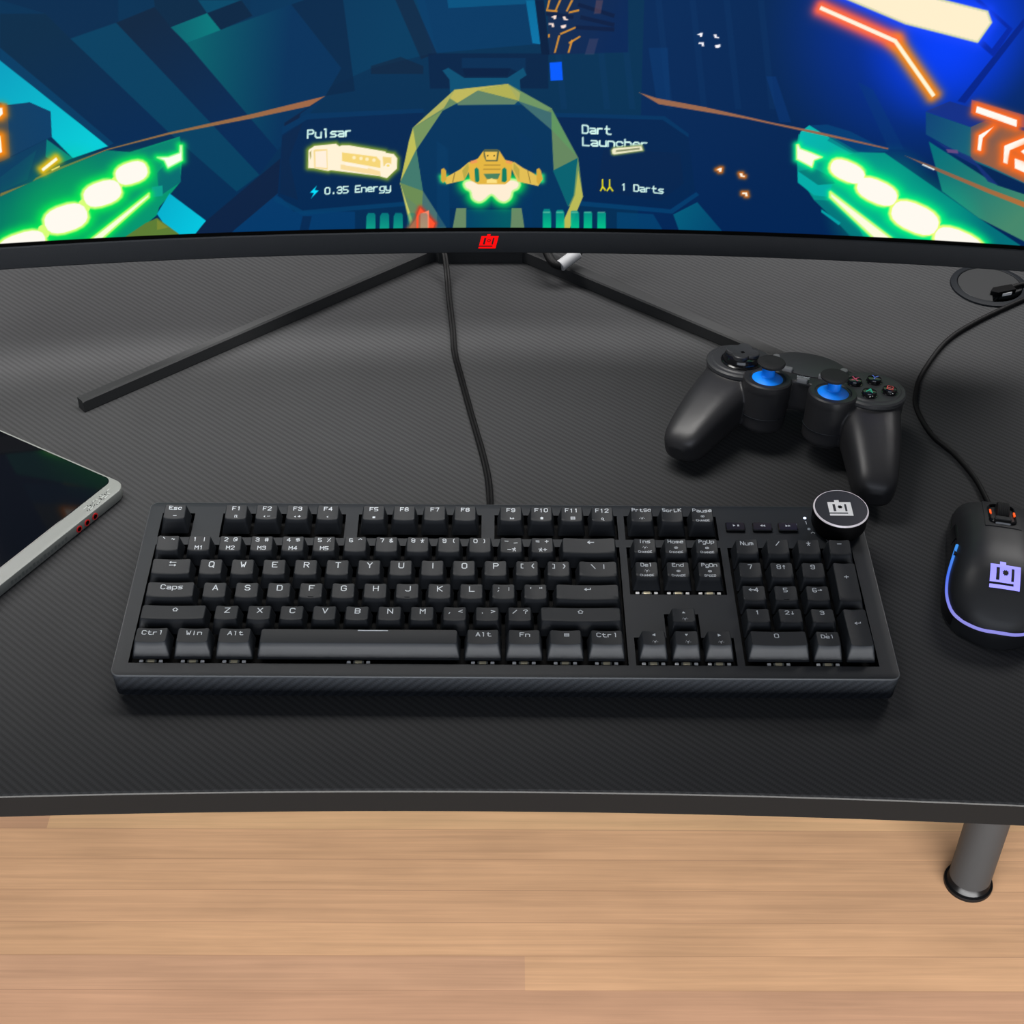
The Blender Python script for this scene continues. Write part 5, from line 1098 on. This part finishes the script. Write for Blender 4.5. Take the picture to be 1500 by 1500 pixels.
mb = MB(); mb.tube([Vector((.5362, .1475, .0105)), Vector((.5375, .1530, .0103)), Vector((.5382, .1560, .0100))], [.0034, .0030, .0024], 12); mb.build('strain_relief', M['rubber'], cb, 40, mo_)
mb = MB()
a_, d_ = Vector((.6035, .4305, .0030)), Vector((.93, .25, .05)).normalized(); s_ = Vector((-.25, .93, 0))
mb.loft([[a_+d_*t+s_*y+Vector((0, 0, z)) for y, z in ((-w, -.0020), (w, -.0020), (w, .0024), (-w, .0024))] for t, w in ((0, .0004), (.004, .0042), (.020, .0040))])
mb.loft([[a_+d_*t+s_*(-.0041+y)+Vector((0, 0, z)) for y, z in ((-.0006, -.0018), (.001, -.0018), (.001, .0006), (-.0006, .0006))] for t in (.0085, .0165)], 1)
pl = mb.build('cable_plug', [M['foot'], M['white']], cb, 30, mo_)

# ------------------------------------------------------------------ game controller
CX, CY, CZ, CYAW, CTILT = .4231, .2518, .05, -.3649, math.radians(-7)
gc = thing('game_controller', 'black twin-stick game controller with blue stick bases behind the keyboard', 'game controller', (CX, CY, 0), (0, 0, CYAW))
TM = Matrix.Translation((0, 0, CZ)) @ Matrix.Rotation(CTILT, 4, 'X')
class CB(MB):
    def build(s, name, mats, parent, angle=35):
        s.v = [tuple(TM @ Vector((x/1000, y/1000, z/1000))) for x, y, z in s.v]
        return MB.build(s, name, mats, parent, angle)
PXc, PYc, SXc, SYc = 45.4, -1.8, 22.6, -20.6
body = CB()
for sx in (-1, 1):
    body.lathe([(17, -34), (21.5, -30), (23, -22), (23.2, -6), (22.6, -3.2), (21, -2.6)], (sx*PXc, PYc, 0), seg=64)
    body.lathe([(14.2, -36), (16.2, -33), (16.6, -4), (16.4, -1), (15.4, 0)], (sx*SXc, SYc, 0), seg=64)
    # grip: tapered elliptical limb from the pod to the rounded tip on the desk
    path = [(sx*43.5, 2, -19, 20.5, 17), (sx*48, -12, -20.5, 21.5, 18), (sx*54, -30, -25, 19.5, 17.5), (sx*59.5, -47, -31, 17.2, 16), (sx*63.5, -60, -36.5, 15.2, 14.6), (sx*65.5, -67, -39.2, 13.6, 12.8), (sx*66.8, -72, -41.0, 10.6, 9.6), (sx*67.5, -75, -42.0, 5.5, 5)]
    loops = []
    sm = smooth_path([(a, b, c) for a, b, c, d, e in path], 4); rw = smooth_path([(d, e, 0) for a, b, c, d, e in path], 4)
    for i, (q, w_) in enumerate(zip(sm, rw)):
        d = (sm[min(i+1, len(sm)-1)]-sm[max(i-1, 0)]).normalized(); a = d.cross(Vector((0, 0, 1))).normalized(); b = a.cross(d).normalized()
        loops.append([q+a*(w_.x*(1 if cos(t) > 0 else -1)*abs(cos(t))**.62)+b*(w_.y*(1 if sin(t) > 0 else -1)*abs(sin(t))**.62) for t in [2*pi*k/40 for k in range(40)]])
    body.loft(loops)
    # shoulder and trigger block at the far side
    body.loft([[(sx*x, y, z) for x, z in rr(28, -40, 62, -7, 7)] for y in (10, 26)])
br = [(-30, -14), (30, -14), (30, 17), (18, 21.5), (6, 26.5), (-6, 26.5), (-18, 21.5), (-30, 17)]
body.loft([[(x*.96, y*.94, -24) for x, y in br], [(x, y, -21) for x, y in br], [(x, y, -2.0) for x, y in br], [(x*.97, y*.95, -.6) for x, y in br]])
tmp = body.build('shell', M['pad'], gc, 40)
# fuse the overlapping volumes into one continuous shell
md = tmp.modifiers.new('fuse', 'REMESH'); md.mode = 'VOXEL'; md.voxel_size = .0008
md2 = tmp.modifiers.new('soften', 'SMOOTH'); md2.factor = .5; md2.iterations = 5
dg = bpy.context.evaluated_depsgraph_get(); me2 = bpy.data.meshes.new_from_object(tmp.evaluated_get(dg))
tmp.modifiers.clear(); tmp.data = me2
me2.materials.clear(); me2.materials.append(M['pad'])
me2.polygons.foreach_set('use_smooth', [True]*len(me2.polygons)); me2.update()
plates = {}
for sx in (-1, 1):
    mb = CB(); mb.lathe([(22.6, -4.6), (23.2, -4.5), (24, -3.7), (24, -1.6), (22.9, -.5), (20.6, -.35), (20.2, -.1), (19.6, .35), (2, .4)], (sx*PXc, PYc, 0), seg=72)
    plates[sx] = mb.build('faceplate', M['padtop'], gc, 28)
    mb = CB(); mb.lathe([(16.6, -6), (16.9, -3), (16.5, -.2), (15.6, .8), (12.6, .8), (11.8, .2), (11.4, -2), (11.4, -6)], (sx*SXc, SYc, 0), seg=64, cap0=False)
    rg = mb.build('stick_socket', M['pad'], gc, 28)
    mb = CB(); mb.lathe([(11.3, -3), (10.6, .0), (8.2, 1.6), (5.6, 2.2), (5.2, 2.4)], (sx*SXc, SYc, 0), seg=40); mb.lathe([(5.2, 2.2), (4.6, 3), (4.4, 11)], (sx*SXc, SYc, 0), seg=32)
    st = tag(mb.build('stick', M['blue'], gc, 30), 'blue stick stem and dome')
    mb = CB(); mb.lathe([(4.2, 9.2), (7.6, 10.0), (9.3, 11.4), (9.6, 12.6), (9.0, 13.6), (6.8, 14.1), (3, 13.7), (.5, 13.5)], (sx*SXc-1.0*sx, SYc-.5, 0), seg=48); mb.build('stick_cap', M['rubber'], st, 40)
mb = CB(); mb.lathe([(29, -.7), (29.4, -.1), (28.4, .15), (1, .2)], (0, 12, 0), seg=72, sx=.86, sy=.58)
mb.build('center_plate', M['padtop'], gc, 30)
# direction pad: round dish with a raised cross
mb = CB(); dx_, dy_ = -PXc+.6, PYc-3.0
mb.lathe([(14.2, .2), (14.4, 1.2), (13.6, 2.0), (12.9, 1.8), (12.8, 3.6), (11.6, 5.6), (9, 6.4)], (dx_, dy_, 0), seg=48)
dp = mb.build('direction_pad', M['gloss'], gc, 30)
mb = CB(); ol_ = []
for k in range(48):
    a = 2*pi*k/48; c4_ = abs(math.cos(2*a)); r_k = 8.2+3.6*c4_**1.2; ol_.append((r_k*cos(a+.0), r_k*sin(a+.0)))
def cr_(s, z, dz): return [(dx_+x*s, dy_+y*s, z+dz*(x*x+y*y)*s*s/140) for x, y in ol_]
mb.loft([cr_(.98, 4.6, 0), cr_(1, 7.2, 1.0), cr_(.95, 7.8, 1.0), cr_(.75, 7.6, .9), cr_(.5, 7.3, .9), cr_(.25, 7.2, .9), cr_(.05, 7.1, .9)])
mb.build('cross', M['padtop'], dp, 40)
mb = CB(); mb.lathe([(1.5, 7.0), (1.5, 7.5)], (dx_, dy_, 0), seg=4); mb.build('center_dot', M['deep'], dp)
for t_, x, y, m_ in (('X', -12.0, .9, 'cx'), ('Y', .0, 9.2, 'cy'), ('A', .1, -11.2, 'ca'), ('B', 12.3, -1.2, 'cb')):
    bx, by = PXc+.2+x, PYc-1.0+y
    mb = CB(); mb.lathe([(5.3, .2), (5.4, .9), (4.9, 1.0), (4.9, 2.9), (4.5, 3.6), (3.4, 3.9), (.4, 4.0)], (bx, by, 0), seg=36); b_ = mb.build('face_button', M['gloss'], gc, 30)
    mb = CB(); text_mesh(mb, t_, 5.0, lambda X, Y: (bx+X, by+Y, 4.06), wide=1.2, stroke=.15); mb.build('letter', M[m_], b_)
for x, y in ((-23.2, 9.4), (24.2, 9.6)):
    mb = CB(); mb.lathe([(2.7, -1), (2.7, 2.6), (2.2, 3.2), (.3, 3.4)], (x, y, 0), seg=24); mb.build('round_button', M['padgrey'], gc)
for x, y, w_ in ((-12.6, -2.6, 3.6), (12.6, -2.6, 3.6), (0, -13.6, 3.8)):
    mb = CB(); mb.loft([[(x+a, y+b, z) for a, b in rr(-w_, -1.7, w_, 1.7, .8)] for z in (-1, 1.6)]+[[(x+a, y+b, 2.2) for a, b in rr(-w_+.5, -1.3, w_-.5, 1.3, .6)]])
    b_ = mb.build('small_button', M['padgrey'], gc)
mb = CB(); text_mesh(mb, 'HOME', 2.2, lambda X, Y: (X, -9.2+Y, .6), stroke=.17, wide=1.1); mb.build('lettering', M['legend'], gc)
mb = CB(); sm = smooth_path([(-29, -14.8, -24), (-16, -14.7, -22), (0, -14.6, -20), (16, -14.7, -22), (29, -14.8, -24)], 8)
for sx in (-1, 1):
    arc = [(sx*SXc+16.75*cos(math.radians(a)), SYc+16.75*sin(math.radians(a)), -24+(a+180-90)*0) for a in range(-170, -9, 8)]
    mb.tube(arc, .32, 6)
mb.build('seam', M['plate'], gc, 60)

# ------------------------------------------------------------------ camera
cam = bpy.data.cameras.new('camera'); co_ = bpy.data.objects.new('camera', cam); COL.objects.link(co_)
R3 = Matrix((CAM_RIGHT, CAM_UP, tuple(-x for x in CAM_FORWARD))).transposed()
co_.matrix_world = Matrix.Translation(CAM_LOC) @ R3.to_4x4()
cam.sensor_width = 36; cam.lens = CAM_LENS; cam.clip_start = .02; cam.clip_end = 60
SC.camera = co_

# ------------------------------------------------------------------ light
def area(name, loc, target, sx, sy, power, rgb=(255, 255, 255)):
    l = bpy.data.lights.new(name, 'AREA'); l.shape = 'RECTANGLE'; l.size = sx; l.size_y = sy; l.energy = power; l.color = lin(rgb)
    o = bpy.data.objects.new(name, l); COL.objects.link(o); o.location = loc
    d = Vector(target)-Vector(loc); o.rotation_euler = d.to_track_quat('-Z', 'Y').to_euler(); return o
dl = area('desk_fill', (-.06, .252, .41), (-.06, .258, 0), .8, .14, 2.65, (255, 252, 248)); dl.data.spread = math.radians(98)  # added strip without a fixture, shapes the falloff across the desk
area('back_fill', (.2, .60, .55), (.2, .50, 0), 1.5, .2, 18.5, (255, 252, 250))  # added unseen light, lifts the desk behind the monitor
area('low_fill', (.25, -1.25, -.40), (.25, .4, -.5), 3.2, .54, 180)  # added panel below desk height, not a window; brightens the floor
area('front_fill', (.1, -1.5, .8), (.2, .05, 0), 1.8, .7, 12, (232, 240, 255))  # added soft panel on the camera side, brightens the key fronts
w = bpy.data.worlds.new('room'); SC.world = w; w.use_nodes = True
bg = w.node_tree.nodes['Background']; bg.inputs[0].default_value = (.62, .64, .68, 1); bg.inputs[1].default_value = .10
vs = SC.view_settings; vs.view_transform = 'Standard'; vs.look = 'None'; vs.gamma = 1; vs.exposure = 0; vs.use_curve_mapping = False
